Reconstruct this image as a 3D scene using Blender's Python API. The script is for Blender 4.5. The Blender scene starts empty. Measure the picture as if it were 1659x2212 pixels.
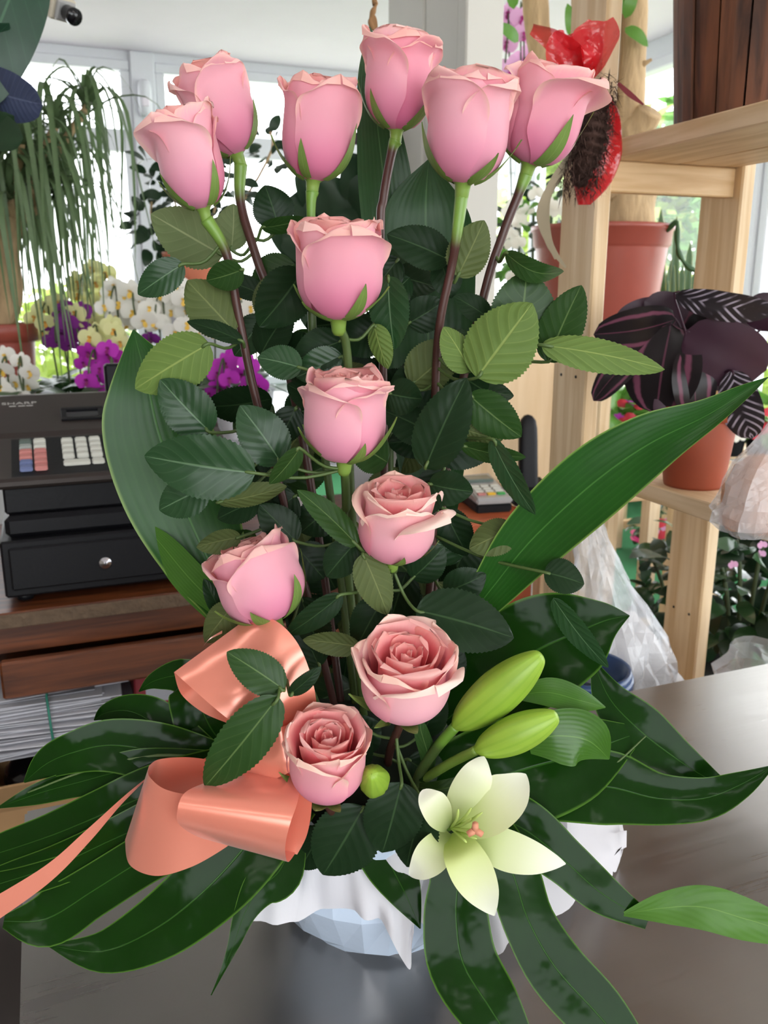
import bpy, bmesh, math, random
from mathutils import Vector, Matrix, noise
random.seed(7)
sc = bpy.context.scene
col = sc.collection

# ------------------------------------------------------------------ camera
F_PX, PITCH, CAM_Z = 1850.0, math.radians(14.5), 1.45
CAM = Vector((0, 0, CAM_Z))
cd = bpy.data.cameras.new('camera'); cam = bpy.data.objects.new('camera', cd); col.objects.link(cam)
cam.location = CAM; cam.rotation_euler = (math.pi/2 - PITCH, 0, 0)
cd.sensor_fit = 'VERTICAL'; cd.sensor_height = 36.0; cd.lens = 36.0*F_PX/2212.0
cd.clip_start = 0.02; cd.clip_end = 200
cd.dof.use_dof = True; cd.dof.focus_distance = 0.64; cd.dof.aperture_fstop = 14
sc.camera = cam

# ------------------------------------------------------------------ world, daylight, exposure
w = bpy.data.worlds.new('overcast_sky'); sc.world = w; w.use_nodes = True
bg = w.node_tree.nodes['Background']
bg.inputs[0].default_value = (0.93, 0.97, 1.0, 1); bg.inputs[1].default_value = 3.2
sc.view_settings.view_transform = 'Standard'; sc.view_settings.look = 'None'
sc.view_settings.exposure = 1.05; sc.view_settings.gamma = 1; sc.view_settings.use_curve_mapping = False

TH = math.radians(21.4); CT, ST = math.cos(TH), math.sin(TH)
def G(gx, gy, z=0.0): return Vector((CT*gx - ST*gy, ST*gx + CT*gy, z))     # room grid -> world
RX0, RX1, RY0, RY1, RZ = -3.0, 3.3, -3.2, 5.6, 2.78

def portal(gx, gy, z, sx, sy, face):       # marks a window opening so that daylight is sampled through it
    l = bpy.data.lights.new('daylight_portal', 'AREA'); l.shape = 'RECTANGLE'; l.size = sx; l.size_y = sy
    l.cycles.is_portal = True
    o = bpy.data.objects.new('daylight_portal', l); col.objects.link(o); o.location = G(gx, gy, z)
    d = G(*face) ; o.rotation_euler = d.to_track_quat('-Z', 'Z').to_euler()
portal(0.15, RY1+0.06, 1.75, 6.2, 1.95, (0, -1, 0))
portal(RX1+0.06, 1.2, 1.75, 8.6, 1.95, (-1, 0, 0))
portal(-0.1, RY0-0.06, 1.5, 4.4, 2.2, (0, 1, 0))

# ------------------------------------------------------------------ helpers
def ray(u, v):
    xc, yc = (u-829.5)/F_PX, -(v-1106)/F_PX
    return Vector((xc, math.cos(PITCH)+yc*math.sin(PITCH), -math.sin(PITCH)+yc*math.cos(PITCH)))
def P(u, v, y):                       # point on the photograph's sight line at distance y
    d = ray(u, v); return CAM + d*(y/d.y)
def onz(u, v, z):                     # point on a level plane
    d = ray(u, v); return CAM + d*((z-CAM_Z)/d.z)
def px(u, v, y): return (y/ray(u, v).y)/F_PX      # metres per photo pixel there
def lerp(a, b, t): return a+(b-a)*t
def sm(x): x = min(1, max(0, x)); return x*x*(3-2*x)
def srgb(r, g, b):
    f = lambda c: c/12.92 if c <= .04045 else ((c+.055)/1.055)**2.4
    return (f(r/255), f(g/255), f(b/255), 1)

MW = {}                                # world matrix of every thing / part
def thing(name, label, cat, loc=(0, 0, 0), rz=0.0, group=None, kind=None):
    o = bpy.data.objects.new(name, None); col.objects.link(o); o.empty_display_size = .05
    o.location = loc; o.rotation_euler = (0, 0, rz)
    MW[o.name] = Matrix.Translation(Vector(loc)) @ Matrix.Rotation(rz, 4, 'Z')
    tag(o, label, cat, group, kind); return o
def tag(o, label=None, cat=None, group=None, kind=None):
    if label: o['label'] = label
    if cat: o['category'] = cat
    if group: o['group'] = group
    if kind: o['kind'] = kind
    return o
def add(name, verts, faces, m, parent=None, world=True, uvs=None, smooth=True, label=None, mats=None, midx=None):
    if parent is not None and world:
        inv = MW[parent.name].inverted(); verts = [inv @ Vector(v) for v in verts]
    me = bpy.data.meshes.new(name); me.from_pydata([tuple(v) for v in verts], [], faces)
    for mm in (mats or [m]): me.materials.append(mm)
    if midx:
        for p_, i_ in zip(me.polygons, midx): p_.material_index = i_
    if uvs is not None:
        ul = me.uv_layers.new(name='UVMap')
        for lp in me.loops: ul.data[lp.index].uv = uvs[lp.vertex_index]
    if smooth: me.polygons.foreach_set('use_smooth', [True]*len(me.polygons))
    me.update()
    return link(name, me, parent, label)
def link(name, me, parent=None, label=None, mat4=None):
    o = bpy.data.objects.new(name, me); col.objects.link(o)
    if parent is not None: o.parent = parent; MW[o.name] = MW[parent.name]
    else: MW[o.name] = Matrix.Identity(4)
    if mat4 is not None: o.matrix_local = mat4
    if label: o['label'] = label
    return o
def grid_faces(nu, nv, close=False, off=0):
    f = []
    for j in range(nv):
        for i in range(nu if close else nu-0):
            a = j*(nu if close else nu+1)+i; b = j*(nu if close else nu+1)+((i+1) % nu if close else i+1)
            s = nu if close else nu+1
            f.append((off+a, off+b, off+b+s, off+a+s))
    return f
def surf(name, rows, m, parent=None, world=True, label=None, smooth=True):   # rows[j][i] -> points
    nv, nu = len(rows)-1, len(rows[0])-1
    vs = [p for r in rows for p in r]
    uv = [(i/nu, j/nv) for j in range(nv+1) for i in range(nu+1)]
    return add(name, vs, grid_faces(nu, nv), m, parent, world, uv, smooth, label)
def box_geo(x0, x1, y0, y1, z0, z1, bev=0.0, seg=1):
    bm = bmesh.new(); bmesh.ops.create_cube(bm, size=1)
    for v in bm.verts: v.co = Vector((lerp(x0, x1, v.co.x+.5), lerp(y0, y1, v.co.y+.5), lerp(z0, z1, v.co.z+.5)))
    if bev: bmesh.ops.bevel(bm, geom=bm.edges[:], offset=bev, segments=seg, affect='EDGES', clamp_overlap=True)
    bm.verts.index_update()
    r = [v.co.copy() for v in bm.verts], [tuple(v.index for v in f.verts) for f in bm.faces]; bm.free(); return r
def box(name, x0, x1, y0, y1, z0, z1, m, parent=None, bev=0.0, world=False, label=None, seg=1):
    v, f = box_geo(x0, x1, y0, y1, z0, z1, bev, seg); return add(name, v, f, m, parent, world, None, False, label)
def gbox(name, x0, x1, y0, y1, z0, z1, m, bev=0.0):             # top-level box in room grid axes (used for the setting)
    v, f = box_geo(x0, x1, y0, y1, z0, z1, bev); v = [G(*p) for p in v]; return add(name, v, f, m, None, True, None, False)
def lathe_geo(prof, n=32, c=(0, 0, 0), wob=None):
    vs, fs = [], []
    for j, (r, z) in enumerate(prof):
        for i in range(n):
            a = 2*math.pi*i/n; rr = r*(1+(wob(a, j) if wob else 0))
            vs.append(Vector((c[0]+rr*math.cos(a), c[1]+rr*math.sin(a), c[2]+z)))
    return vs, grid_faces(n, len(prof)-1, True)
def lathe(name, prof, m, parent=None, n=32, c=(0, 0, 0), world=False, wob=None, label=None, smooth=True):
    vs, fs = lathe_geo(prof, n, c, wob)
    uv = [(i/n, j/(len(prof)-1)) for j in range(len(prof)) for i in range(n)]
    return add(name, vs, fs, m, parent, world, uv, smooth, label)
def cat(pts, n):                       # Catmull-Rom through points (Vectors or floats)
    out = []; k = len(pts)-1
    for j in range(n+1):
        t = j/n*k; i = min(int(t), k-1); f = t-i
        p0, p1, p2, p3 = pts[max(i-1, 0)], pts[i], pts[i+1], pts[min(i+2, k)]
        out.append(0.5*((2*p1)+(p2-p0)*f+(2*p0-5*p1+4*p2-p3)*f*f+(3*p1-p0-3*p2+p3)*f*f*f))
    return out
def tube_geo(pts, rad, n=8, off=0):
    vs = []; N = len(pts); prev = None
    for j, p in enumerate(pts):
        t = (pts[min(j+1, N-1)]-pts[max(j-1, 0)])
        t = t.normalized() if t.length > 1e-9 else Vector((0, 0, 1))
        if prev is None:
            a = t.cross(Vector((0, 1, 0)))
            if a.length < .1: a = t.cross(Vector((1, 0, 0)))
        else: a = prev-t*prev.dot(t)
        a.normalize(); b = t.cross(a); prev = a
        r = rad[j] if isinstance(rad, (list, tuple)) else rad
        for i in range(n):
            q = 2*math.pi*i/n; vs.append(p+a*(r*math.cos(q))+b*(r*math.sin(q)))
    fs = grid_faces(n, N-1, True, off)
    fs.append(tuple(off+i for i in range(n))[::-1]); fs.append(tuple(off+(N-1)*n+i for i in range(n)))
    return vs, fs
def tube(name, pts, rad, m, parent=None, n=8, world=True, label=None):
    vs, fs = tube_geo(pts, rad, n); N = len(pts)
    uv = [(i/n, j/(N-1)) for j in range(N) for i in range(n)]
    return add(name, vs, fs, m, parent, world, uv, True, label)
def merge(parts):
    V, Fc = [], []
    for v, f in parts:
        o = len(V); V += list(v); Fc += [tuple(i+o for i in q) for q in f]
    return V, Fc

# ------------------------------------------------------------------ materials
def nt(name):
    m = bpy.data.materials.new(name); m.use_nodes = True; t = m.node_tree
    return m, t, t.nodes['Principled BSDF'], t.nodes['Material Output']
def N(t, ty, **kw):
    n = t.nodes.new(ty)
    for k, v in kw.items():
        if k.startswith('i_'):
            key = k[2:]; n.inputs[int(key) if key.isdigit() else key.replace('_', ' ')].default_value = v
        else: setattr(n, k, v)
    return n
def math_(t, op, a, b=None, c=None):
    n = t.nodes.new('ShaderNodeMath'); n.operation = op
    for i, x in enumerate((a, b, c)):
        if x is None: continue
        if isinstance(x, (int, float)): n.inputs[i].default_value = x
        else: t.links.new(x, n.inputs[i])
    return n.outputs[0]
def mixc(t, fac, a, b):
    n = t.nodes.new('ShaderNodeMix'); n.data_type = 'RGBA'
    for i, x in ((0, fac), (6, a), (7, b)):
        if isinstance(x, (int, float, tuple)): n.inputs[i].default_value = x
        else: t.links.new(x, n.inputs[i])
    return n.outputs[2]
def mrange(t, x, a, b, lo=0.0, hi=1.0):
    n = t.nodes.new('ShaderNodeMapRange'); n.interpolation_type = 'SMOOTHSTEP'; t.links.new(x, n.inputs[0])
    for i, q in enumerate((a, b, lo, hi)): n.inputs[1+i].default_value = q
    return n.outputs[0]
def plain(name, c, rough=.5, metal=0.0, spec=.5, var=0.12, scale=30, bump=0.0, stretch=None, trans=0.0, coat=0.0):
    m, t, b, o = nt(name)
    tc = N(t, 'ShaderNodeTexCoord'); nz = N(t, 'ShaderNodeTexNoise', i_Scale=scale, i_Detail=4.0)
    src = tc.outputs['Object']
    if stretch:
        mp = N(t, 'ShaderNodeMapping'); mp.inputs['Scale'].default_value = stretch; t.links.new(src, mp.inputs[0]); src = mp.outputs[0]
    t.links.new(src, nz.inputs['Vector'])
    dk = tuple(x*(1-var) for x in c[:3])+(1,); lt = tuple(min(1, x*(1+var)) for x in c[:3])+(1,)
    t.links.new(mixc(t, nz.outputs['Fac'], dk, lt), b.inputs['Base Color'])
    b.inputs['Roughness'].default_value = rough; b.inputs['Metallic'].default_value = metal
    b.inputs['Specular IOR Level'].default_value = spec; b.inputs['Coat Weight'].default_value = coat
    if bump:
        bp = N(t, 'ShaderNodeBump', i_Strength=bump, i_Distance=.01); t.links.new(nz.outputs['Fac'], bp.inputs['Height']); t.links.new(bp.outputs[0], b.inputs['Normal'])
    if trans: translucent(t, b, o, c, trans)
    return m
def translucent(t, b, o, c, f):
    tr = N(t, 'ShaderNodeBsdfTranslucent'); 
    if isinstance(c, tuple): tr.inputs[0].default_value = c
    else: t.links.new(c, tr.inputs[0])
    mx = N(t, 'ShaderNodeMixShader'); mx.inputs[0].default_value = f
    t.links.new(b.outputs[0], mx.inputs[1]); t.links.new(tr.outputs[0], mx.inputs[2]); t.links.new(mx.outputs[0], o.inputs[0])
def leaf_mat(name, c, vein, rough=.35, nv=7.0, slant=2.2, transl=.12, parallel=False, vein_w=.05, bump=.35, spec=.5, side=.35, edge=None, ripple=.0):
    m, t, b, o = nt(name)
    tc = N(t, 'ShaderNodeTexCoord'); sp = N(t, 'ShaderNodeSeparateXYZ'); t.links.new(tc.outputs['UV'], sp.inputs[0])
    au = math_(t, 'MULTIPLY', math_(t, 'ABSOLUTE', math_(t, 'SUBTRACT', sp.outputs[0], .5)), 2.0)
    mid = mrange(t, au, vein_w, vein_w*.3)
    if parallel: s = math_(t, 'SINE', math_(t, 'MULTIPLY', sp.outputs[0], 78.0))
    else: s = math_(t, 'SINE', math_(t, 'MULTIPLY', math_(t, 'SUBTRACT', math_(t, 'MULTIPLY', sp.outputs[1], nv), math_(t, 'MULTIPLY', au, slant)), 6.283))
    sv = mrange(t, s, .86 if not parallel else .2, 1.0)
    nz = N(t, 'ShaderNodeTexNoise', i_Scale=28.0, i_Detail=3.0); t.links.new(tc.outputs['Object'], nz.inputs['Vector'])
    dk = tuple(x*.72 for x in c[:3])+(1,); lt = tuple(x*1.25 for x in c[:3])+(1,)
    base = mixc(t, nz.outputs['Fac'], dk, lt)
    f = math_(t, 'MAXIMUM', mid, math_(t, 'MULTIPLY', sv, side))
    cc = mixc(t, f, base, vein)
    if edge: cc = mixc(t, mrange(t, au, .93, .99), cc, edge)
    t.links.new(cc, b.inputs['Base Color'])
    b.inputs['Roughness'].default_value = rough; b.inputs['Specular IOR Level'].default_value = spec
    if bump:
        h = math_(t, 'SUBTRACT', math_(t, 'MULTIPLY', s, .5), math_(t, 'MULTIPLY', mid, 1.2))
        if ripple:
            n3 = N(t, 'ShaderNodeTexNoise', i_Scale=42.0, i_Detail=2.0); t.links.new(tc.outputs['Object'], n3.inputs['Vector'])
            h = math_(t, 'ADD', h, math_(t, 'MULTIPLY', n3.outputs['Fac'], ripple*6))
        bp = N(t, 'ShaderNodeBump', i_Strength=bump, i_Distance=.0012); t.links.new(h, bp.inputs['Height']); t.links.new(bp.outputs[0], b.inputs['Normal'])
    translucent(t, b, o, cc, transl)
    return m
def petal_mat(name, body, rim, deep, lo=.86, tl=.30):
    m, t, b, o = nt(name)
    tc = N(t, 'ShaderNodeTexCoord'); sp = N(t, 'ShaderNodeSeparateXYZ'); t.links.new(tc.outputs['UV'], sp.inputs[0])
    nz = N(t, 'ShaderNodeTexNoise', i_Scale=3.0, i_Detail=3.0)
    mp = N(t, 'ShaderNodeMapping'); mp.inputs['Scale'].default_value = (14, 1.2, 1); t.links.new(tc.outputs['UV'], mp.inputs[0]); t.links.new(mp.outputs[0], nz.inputs['Vector'])
    vv = math_(t, 'ADD', sp.outputs[1], math_(t, 'MULTIPLY', math_(t, 'SUBTRACT', nz.outputs['Fac'], .5), .10))
    c1 = mixc(t, mrange(t, sp.outputs[1], .0, .75), deep, body)
    c2 = mixc(t, mrange(t, vv, lo, 1.02), c1, rim)
    oi = N(t, 'ShaderNodeObjectInfo'); hs = N(t, 'ShaderNodeHueSaturation'); t.links.new(c2, hs.inputs['Color'])
    t.links.new(math_(t, 'ADD', math_(t, 'MULTIPLY', oi.outputs['Random'], .30), .88), hs.inputs['Saturation']); t.links.new(math_(t, 'ADD', math_(t, 'MULTIPLY', oi.outputs['Random'], -.07), 1.02), hs.inputs['Value'])
    c2 = hs.outputs[0]
    t.links.new(c2, b.inputs['Base Color']); b.inputs['Roughness'].default_value = .55; b.inputs['Specular IOR Level'].default_value = .25
    b.inputs['Sheen Weight'].default_value = .15
    translucent(t, b, o, c2, tl)
    return m
def stem_mat(name, top, low, at):
    m, t, b, o = nt(name)
    tc = N(t, 'ShaderNodeTexCoord'); sp = N(t, 'ShaderNodeSeparateXYZ'); t.links.new(tc.outputs['UV'], sp.inputs[0])
    t.links.new(mixc(t, mrange(t, sp.outputs[1], at-.05, at+.05), top, low), b.inputs['Base Color']); b.inputs['Roughness'].default_value = .4
    return m
def wood(name, c, dark, scale=(60, 3, 60), rough=.55, bump=.1):
    m, t, b, o = nt(name)
    tc = N(t, 'ShaderNodeTexCoord'); mp = N(t, 'ShaderNodeMapping'); mp.inputs['Scale'].default_value = scale; t.links.new(tc.outputs['Object'], mp.inputs[0])
    nz = N(t, 'ShaderNodeTexNoise', i_Scale=1.0, i_Detail=5.0, i_Distortion=.6); t.links.new(mp.outputs[0], nz.inputs['Vector'])
    t.links.new(mixc(t, mrange(t, nz.outputs['Fac'], .3, .7), dark, c), b.inputs['Base Color']); b.inputs['Roughness'].default_value = rough
    bp = N(t, 'ShaderNodeBump', i_Strength=bump, i_Distance=.005); t.links.new(nz.outputs['Fac'], bp.inputs['Height']); t.links.new(bp.outputs[0], b.inputs['Normal'])
    return m
def film(name, c, alpha=.35, rough=.12, bump=.6, scale=35):
    # thin clear / tinted plastic film: part see-through, part glossy, part milky
    m, t, b, o = nt(name)
    tc = N(t, 'ShaderNodeTexCoord'); nz = N(t, 'ShaderNodeTexNoise', i_Scale=scale, i_Detail=4.0, i_Distortion=1.2); t.links.new(tc.outputs['Object'], nz.inputs['Vector'])
    b.inputs['Base Color'].default_value = c; b.inputs['Roughness'].default_value = rough; b.inputs['Specular IOR Level'].default_value = .9
    bp = N(t, 'ShaderNodeBump', i_Strength=bump, i_Distance=.01); t.links.new(nz.outputs['Fac'], bp.inputs['Height']); t.links.new(bp.outputs[0], b.inputs['Normal'])
    tr = N(t, 'ShaderNodeBsdfTransparent'); tr.inputs[0].default_value = tuple(x**.3 for x in c[:3])+(1,)
    mx = N(t, 'ShaderNodeMixShader'); mx.inputs[0].default_value = alpha
    t.links.new(tr.outputs[0], mx.inputs[1]); t.links.new(b.outputs[0], mx.inputs[2]); t.links.new(mx.outputs[0], o.inputs[0])
    return m
def glass(name):
    m, t, b, o = nt(name)
    tr = N(t, 'ShaderNodeBsdfTransparent'); gl = N(t, 'ShaderNodeBsdfGlossy'); gl.inputs['Roughness'].default_value = .02
    mx = N(t, 'ShaderNodeMixShader'); mx.inputs[0].default_value = .05
    t.links.new(tr.outputs[0], mx.inputs[1]); t.links.new(gl.outputs[0], mx.inputs[2]); t.links.new(mx.outputs[0], o.inputs[0]); return m
def emit(name, c, s):
    m, t, b, o = nt(name); b.inputs['Base Color'].default_value = c
    b.inputs['Emission Color'].default_value = c; b.inputs['Emission Strength'].default_value = s; return m

M = {}
M['plaster'] = plain('white_plaster', srgb(228, 221, 230), .8, var=.03, scale=6)
M['wallpaint'] = plain('white_wall_paint', srgb(205, 205, 205), .7, var=.04, scale=8)
M['carpet'] = plain('green_carpet', srgb(48, 120, 72), .95, var=.35, scale=300, bump=.5)
M['shop_wall'] = plain('beige_shop_wall', srgb(150, 142, 132), .8, var=.05, scale=4)
M['dark_floor'] = plain('dark_floor_tile', srgb(92, 86, 82), .6, var=.12, scale=5)
M['frame'] = plain('white_window_frame', srgb(212, 214, 220), .4, var=.03)
M['glass'] = glass('window_glass')
M['fill_tube'] = emit('fill_light_tube', (1, .96, .9, 1), 6.0)  # glow of the added fill fixtures on the ceiling
M['pillar'] = plain('painted_board', srgb(205, 203, 195), .65, var=.04, scale=9, stretch=(1, 1, .1))
M['pine'] = wood('pale_pine', srgb(230, 206, 170), srgb(208, 176, 132), (55, 55, 3), .55, .08)
M['pine_h'] = wood('pale_pine_along', srgb(228, 200, 164), srgb(204, 170, 126), (50, 4, 50), .55, .08)
M['ply'] = wood('plywood_panel', srgb(222, 194, 156), srgb(206, 174, 132), (22, 22, 2.5), .5, .04)
M['brownwood'] = wood('brown_counter_wood', srgb(112, 60, 30), srgb(66, 33, 15), (4, 60, 60), .35, .06)
M['redwood'] = wood('reddish_counter_wood', srgb(176, 88, 48), srgb(140, 62, 32), (6, 60, 8), .4, .05)
M['worn_edge'] = plain('worn_counter_edge', srgb(92, 74, 56), .8, var=.45, scale=70, bump=.5)
M['barrel'] = wood('dark_barrel_wood', srgb(112, 66, 40), srgb(54, 30, 18), (40, 40, 5), .65, .3)
M['twig'] = plain('dark_vine', srgb(58, 40, 36), .8, var=.4, scale=60, bump=.6)
M['terracotta'] = plain('terracotta_plastic', srgb(150, 68, 42), .5, var=.08)
M['brick_pot'] = plain('brick_red_plastic', srgb(150, 70, 56), .38, var=.07)
M['salmon_pot'] = plain('salmon_plastic', srgb(205, 120, 90), .5, var=.06)
M['bark'] = plain('peeling_trunk_bark', srgb(186, 158, 120), .85, var=.4, scale=24, bump=.8, stretch=(2, 2, .5))
M['soil'] = plain('dark_potting_soil', srgb(45, 34, 28), .95, var=.5, scale=90, bump=.8)
def steel():
    m, t, b, o = nt('brushed_steel')
    tc = N(t, 'ShaderNodeTexCoord'); mp = N(t, 'ShaderNodeMapping'); mp.inputs['Scale'].default_value = (3, 260, 3); t.links.new(tc.outputs['Object'], mp.inputs[0])
    nz = N(t, 'ShaderNodeTexNoise', i_Scale=1.0, i_Detail=4.0, i_Distortion=.3); t.links.new(mp.outputs[0], nz.inputs['Vector'])
    n2 = N(t, 'ShaderNodeTexNoise', i_Scale=5.0, i_Detail=4.0); t.links.new(tc.outputs['Object'], n2.inputs['Vector'])
    b.inputs['Metallic'].default_value = 1.0
    t.links.new(mixc(t, n2.outputs['Fac'], srgb(132, 127, 124), srgb(160, 155, 151)), b.inputs['Base Color'])
    rg = math_(t, 'ADD', math_(t, 'MULTIPLY', nz.outputs['Fac'], .14), math_(t, 'MULTIPLY', n2.outputs['Fac'], .26)); t.links.new(math_(t, 'ADD', rg, .12), b.inputs['Roughness'])
    bp = N(t, 'ShaderNodeBump', i_Strength=.015, i_Distance=.002); t.links.new(nz.outputs['Fac'], bp.inputs['Height']); t.links.new(bp.outputs[0], b.inputs['Normal'])
    return m
M['steel'] = steel()
M['chrome'] = plain('polished_metal', srgb(205, 205, 210), .15, 1.0, var=.03)
M['black_plastic'] = plain('black_plastic', srgb(20, 20, 23), .42, var=.15, scale=200, bump=.05, spec=.2)
M['graphite'] = plain('brushed_graphite_plastic', srgb(58, 51, 48), .36, .3, spec=.35, var=.2, scale=20, stretch=(1, 40, 1))
M['black_gloss'] = plain('glossy_black', srgb(20, 20, 24), .12, var=.1)
M['dark_metal'] = plain('black_metal', srgb(30, 32, 36), .4, .4)
M['silver_plastic'] = plain('silver_plastic', srgb(176, 176, 176), .35, .4)
for k_, c_ in (('key_white', (196, 196, 186)), ('key_red', (190, 120, 114)), ('key_blue', (96, 108, 150)), ('key_grey', (150, 156, 150)), ('key_yellow', (228, 180, 40)), ('key_green', (50, 150, 70)), ('key_dark', (78, 92, 84))):
    M[k_] = plain(k_, srgb(*c_), .4, var=.05)
M['print'] = plain('silver_print', srgb(190, 186, 182), .4, .3)
M['leaf'] = leaf_mat('rose_leaf', srgb(40, 68, 28), srgb(84, 108, 60), .34, side=.14, bump=.10, spec=.22)
M['leaf_dark'] = leaf_mat('dark_rose_leaf', srgb(25, 46, 24), srgb(50, 74, 44), .36, side=.12, spec=.16, bump=.10)
M['leaf_blue'] = leaf_mat('greyish_rose_leaf', srgb(36, 66, 36), srgb(84, 112, 80), .30, side=.14, bump=.12, spec=.32)
M['leaf_under'] = leaf_mat('rose_leaf_underside', srgb(98, 122, 58), srgb(138, 156, 84), .6, bump=.35, side=.25, spec=.25, transl=.2)
M['leaf_olive'] = leaf_mat('olive_leaf_underside', srgb(80, 92, 50), srgb(108, 118, 70), .6, bump=.3, side=.22, spec=.25)
M['leaf_pale'] = leaf_mat('pale_leaf_underside', srgb(104, 118, 78), srgb(136, 146, 104), .65, bump=.25, side=.16, spec=.2, transl=.25)
M['aspid'] = leaf_mat('strap_leaf', srgb(30, 76, 20), srgb(60, 108, 44), .32, parallel=True, bump=.07, vein_w=.03, side=.10, edge=srgb(110, 140, 64), spec=.26)
M['aspid_dark'] = leaf_mat('dark_strap_leaf', srgb(40, 72, 38), srgb(66, 98, 60), .32, parallel=True, bump=.06, vein_w=.04, side=.10, spec=.25)
M['monstera'] = leaf_mat('glossy_monstera_leaf', srgb(20, 50, 11), srgb(46, 84, 30), .15, nv=0.0, slant=0.0, side=0.0, bump=.3, vein_w=.03, spec=.11, edge=srgb(74, 112, 40), ripple=.5)
M['monstera_under'] = leaf_mat('monstera_underside', srgb(74, 118, 36), srgb(100, 140, 56), .4, nv=9.0, slant=3.0, side=.06, bump=.08, spec=.3, vein_w=.03, transl=.2)
M['lily_leaf'] = leaf_mat('lily_leaf', srgb(62, 104, 32), srgb(92, 132, 54), .25, parallel=True, bump=.05, spec=.35, vein_w=.03, side=.15, transl=.2)
M['petal'] = petal_mat('pink_rose_petal', srgb(249, 186, 200), srgb(252, 208, 198), srgb(238, 150, 184))
M['petal_in'] = petal_mat('deep_pink_rose_petal', srgb(250, 162, 168), srgb(251, 196, 188), srgb(246, 134, 148), .8, .42)
M['petal_open'] = petal_mat('cream_rimmed_rose_petal', srgb(250, 190, 198), srgb(252, 220, 206), srgb(240, 154, 184), .70)
M['sepal'] = leaf_mat('rose_sepal', srgb(112, 142, 66), srgb(136, 160, 88), .5, bump=.1, side=.1, transl=.15)
M['hip'] = plain('green_rose_hip', srgb(118, 148, 62), .45, var=.12, scale=60)
M['stem_brown'] = stem_mat('rose_stem_brown', srgb(112, 148, 60), srgb(70, 40, 34), .16)
M['stem_green'] = stem_mat('rose_stem_green', srgb(104, 144, 52), srgb(70, 90, 44), .25)
M['foam'] = plain('dark_flower_foam', srgb(18, 32, 18), .9, var=.3)  # plain dark green, about as dark as the leaves around it
M['stalk'] = plain('green_leaf_stalk', srgb(76, 98, 48), .5)
def satin():
    m, t, b, o = nt('coral_satin_ribbon')
    b.inputs['Base Color'].default_value = srgb(246, 134, 106); b.inputs['Roughness'].default_value = .27; b.inputs['Metallic'].default_value = .35
    b.inputs['Specular IOR Level'].default_value = .9; b.inputs['Sheen Weight'].default_value = .3
    b.inputs['Coat Weight'].default_value = .7; b.inputs['Coat Roughness'].default_value = .22
    tc = N(t, 'ShaderNodeTexCoord'); wv = N(t, 'ShaderNodeTexWave', i_Scale=160.0, i_Distortion=0.3); wv.bands_direction = 'Y'; t.links.new(tc.outputs['UV'], wv.inputs['Vector'])
    t.links.new(mixc(t, wv.outputs['Fac'], srgb(248, 146, 120), srgb(252, 158, 132)), b.inputs['Base Color'])
    translucent(t, b, o, srgb(250, 120, 90), .18); return m
M['satin'] = satin()
M['lily'] = petal_mat('pale_green_lily_petal', srgb(238, 242, 198), srgb(250, 250, 234), srgb(210, 226, 136), .55)
M['lily_bud'] = leaf_mat('green_lily_bud', srgb(150, 184, 62), srgb(122, 164, 48), .4, parallel=True, bump=.12, vein_w=.001, side=.35, transl=.15)
M['filament'] = plain('pale_green_filament', srgb(196, 216, 120), .5, trans=.2)
M['stigma'] = plain('rosy_stigma', srgb(206, 138, 108), .6)
M['tissue'] = plain('white_tissue_paper', srgb(238, 236, 240), .8, var=.02, trans=.3)
M['cello'] = plain('pale_blue_plastic_wrap', srgb(206, 222, 242), .12, var=.03, spec=.8, scale=12, bump=.25, coat=.6)
M['paper'] = plain('white_paper', srgb(206, 206, 212), .8, var=.05)
M['paper_grey'] = plain('grey_paper', srgb(160, 160, 166), .8, var=.1)
M['green_band'] = plain('green_rubber', srgb(40, 120, 100), .6)
M['red_card'] = plain('dark_red_card', srgb(120, 24, 34), .6)
M['card'] = plain('brown_cardboard', srgb(150, 116, 78), .85, var=.1)
M['screen'] = plain('grey_lcd', srgb(96, 110, 104), .2)
M['pine_x'] = wood('pale_pine_across', srgb(224, 192, 148), srgb(198, 160, 112), (4, 55, 55), .55, .08)
M['blue_plastic'] = plain('dark_blue_plastic', srgb(28, 58, 100), .3)
M['dried'] = plain('dried_brown_fir', srgb(70, 46, 38), .9, var=.3)
M['ribbon_beige'] = plain('beige_ribbon_cloth', srgb(170, 156, 130), .6, var=.1)
M['bg_leaf'] = plain('background_leaf', srgb(58, 92, 52), .4, var=.25, trans=.2)
M['bg_leaf_bright'] = plain('bright_green_leaf', srgb(96, 146, 60), .35, var=.25, trans=.3)
M['bg_leaf_dark'] = plain('dark_background_leaf', srgb(34, 58, 36), .35, var=.3, trans=.12)
M['bg_leaf_gloss'] = plain('glossy_foliage_leaf', srgb(52, 84, 50), .18, var=.3, trans=.1, spec=.8)
M['bg_stem'] = plain('plant_stem', srgb(70, 84, 50), .6, var=.2)
M['palm'] = plain('palm_leaf_green', srgb(100, 124, 84), .45, var=.25, trans=.35)
M['dark_purple'] = plain('dark_purple_petal', srgb(56, 26, 52), .6, var=.2)
M['dry_twig'] = plain('dry_twig_brown', srgb(150, 112, 76), .9, var=.3)
M['big_leaf'] = leaf_mat('large_dark_leaf', srgb(34, 66, 48), srgb(60, 96, 70), .4, side=.15, bump=.15)
M['big_leaf_flare'] = leaf_mat('flare_tinted_leaf', srgb(58, 66, 92), srgb(84, 92, 118), .4, nv=16, side=.4, bump=.3)  # blue of a lens flare put into the leaf colour
M['snake'] = leaf_mat('snake_plant_leaf', srgb(64, 98, 56), srgb(96, 126, 76), .4, side=.2, bump=.1, edge=srgb(206, 196, 96))
M['pink_paper'] = plain('bright_pink_paper', srgb(226, 50, 124), .5, var=.06)
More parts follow.
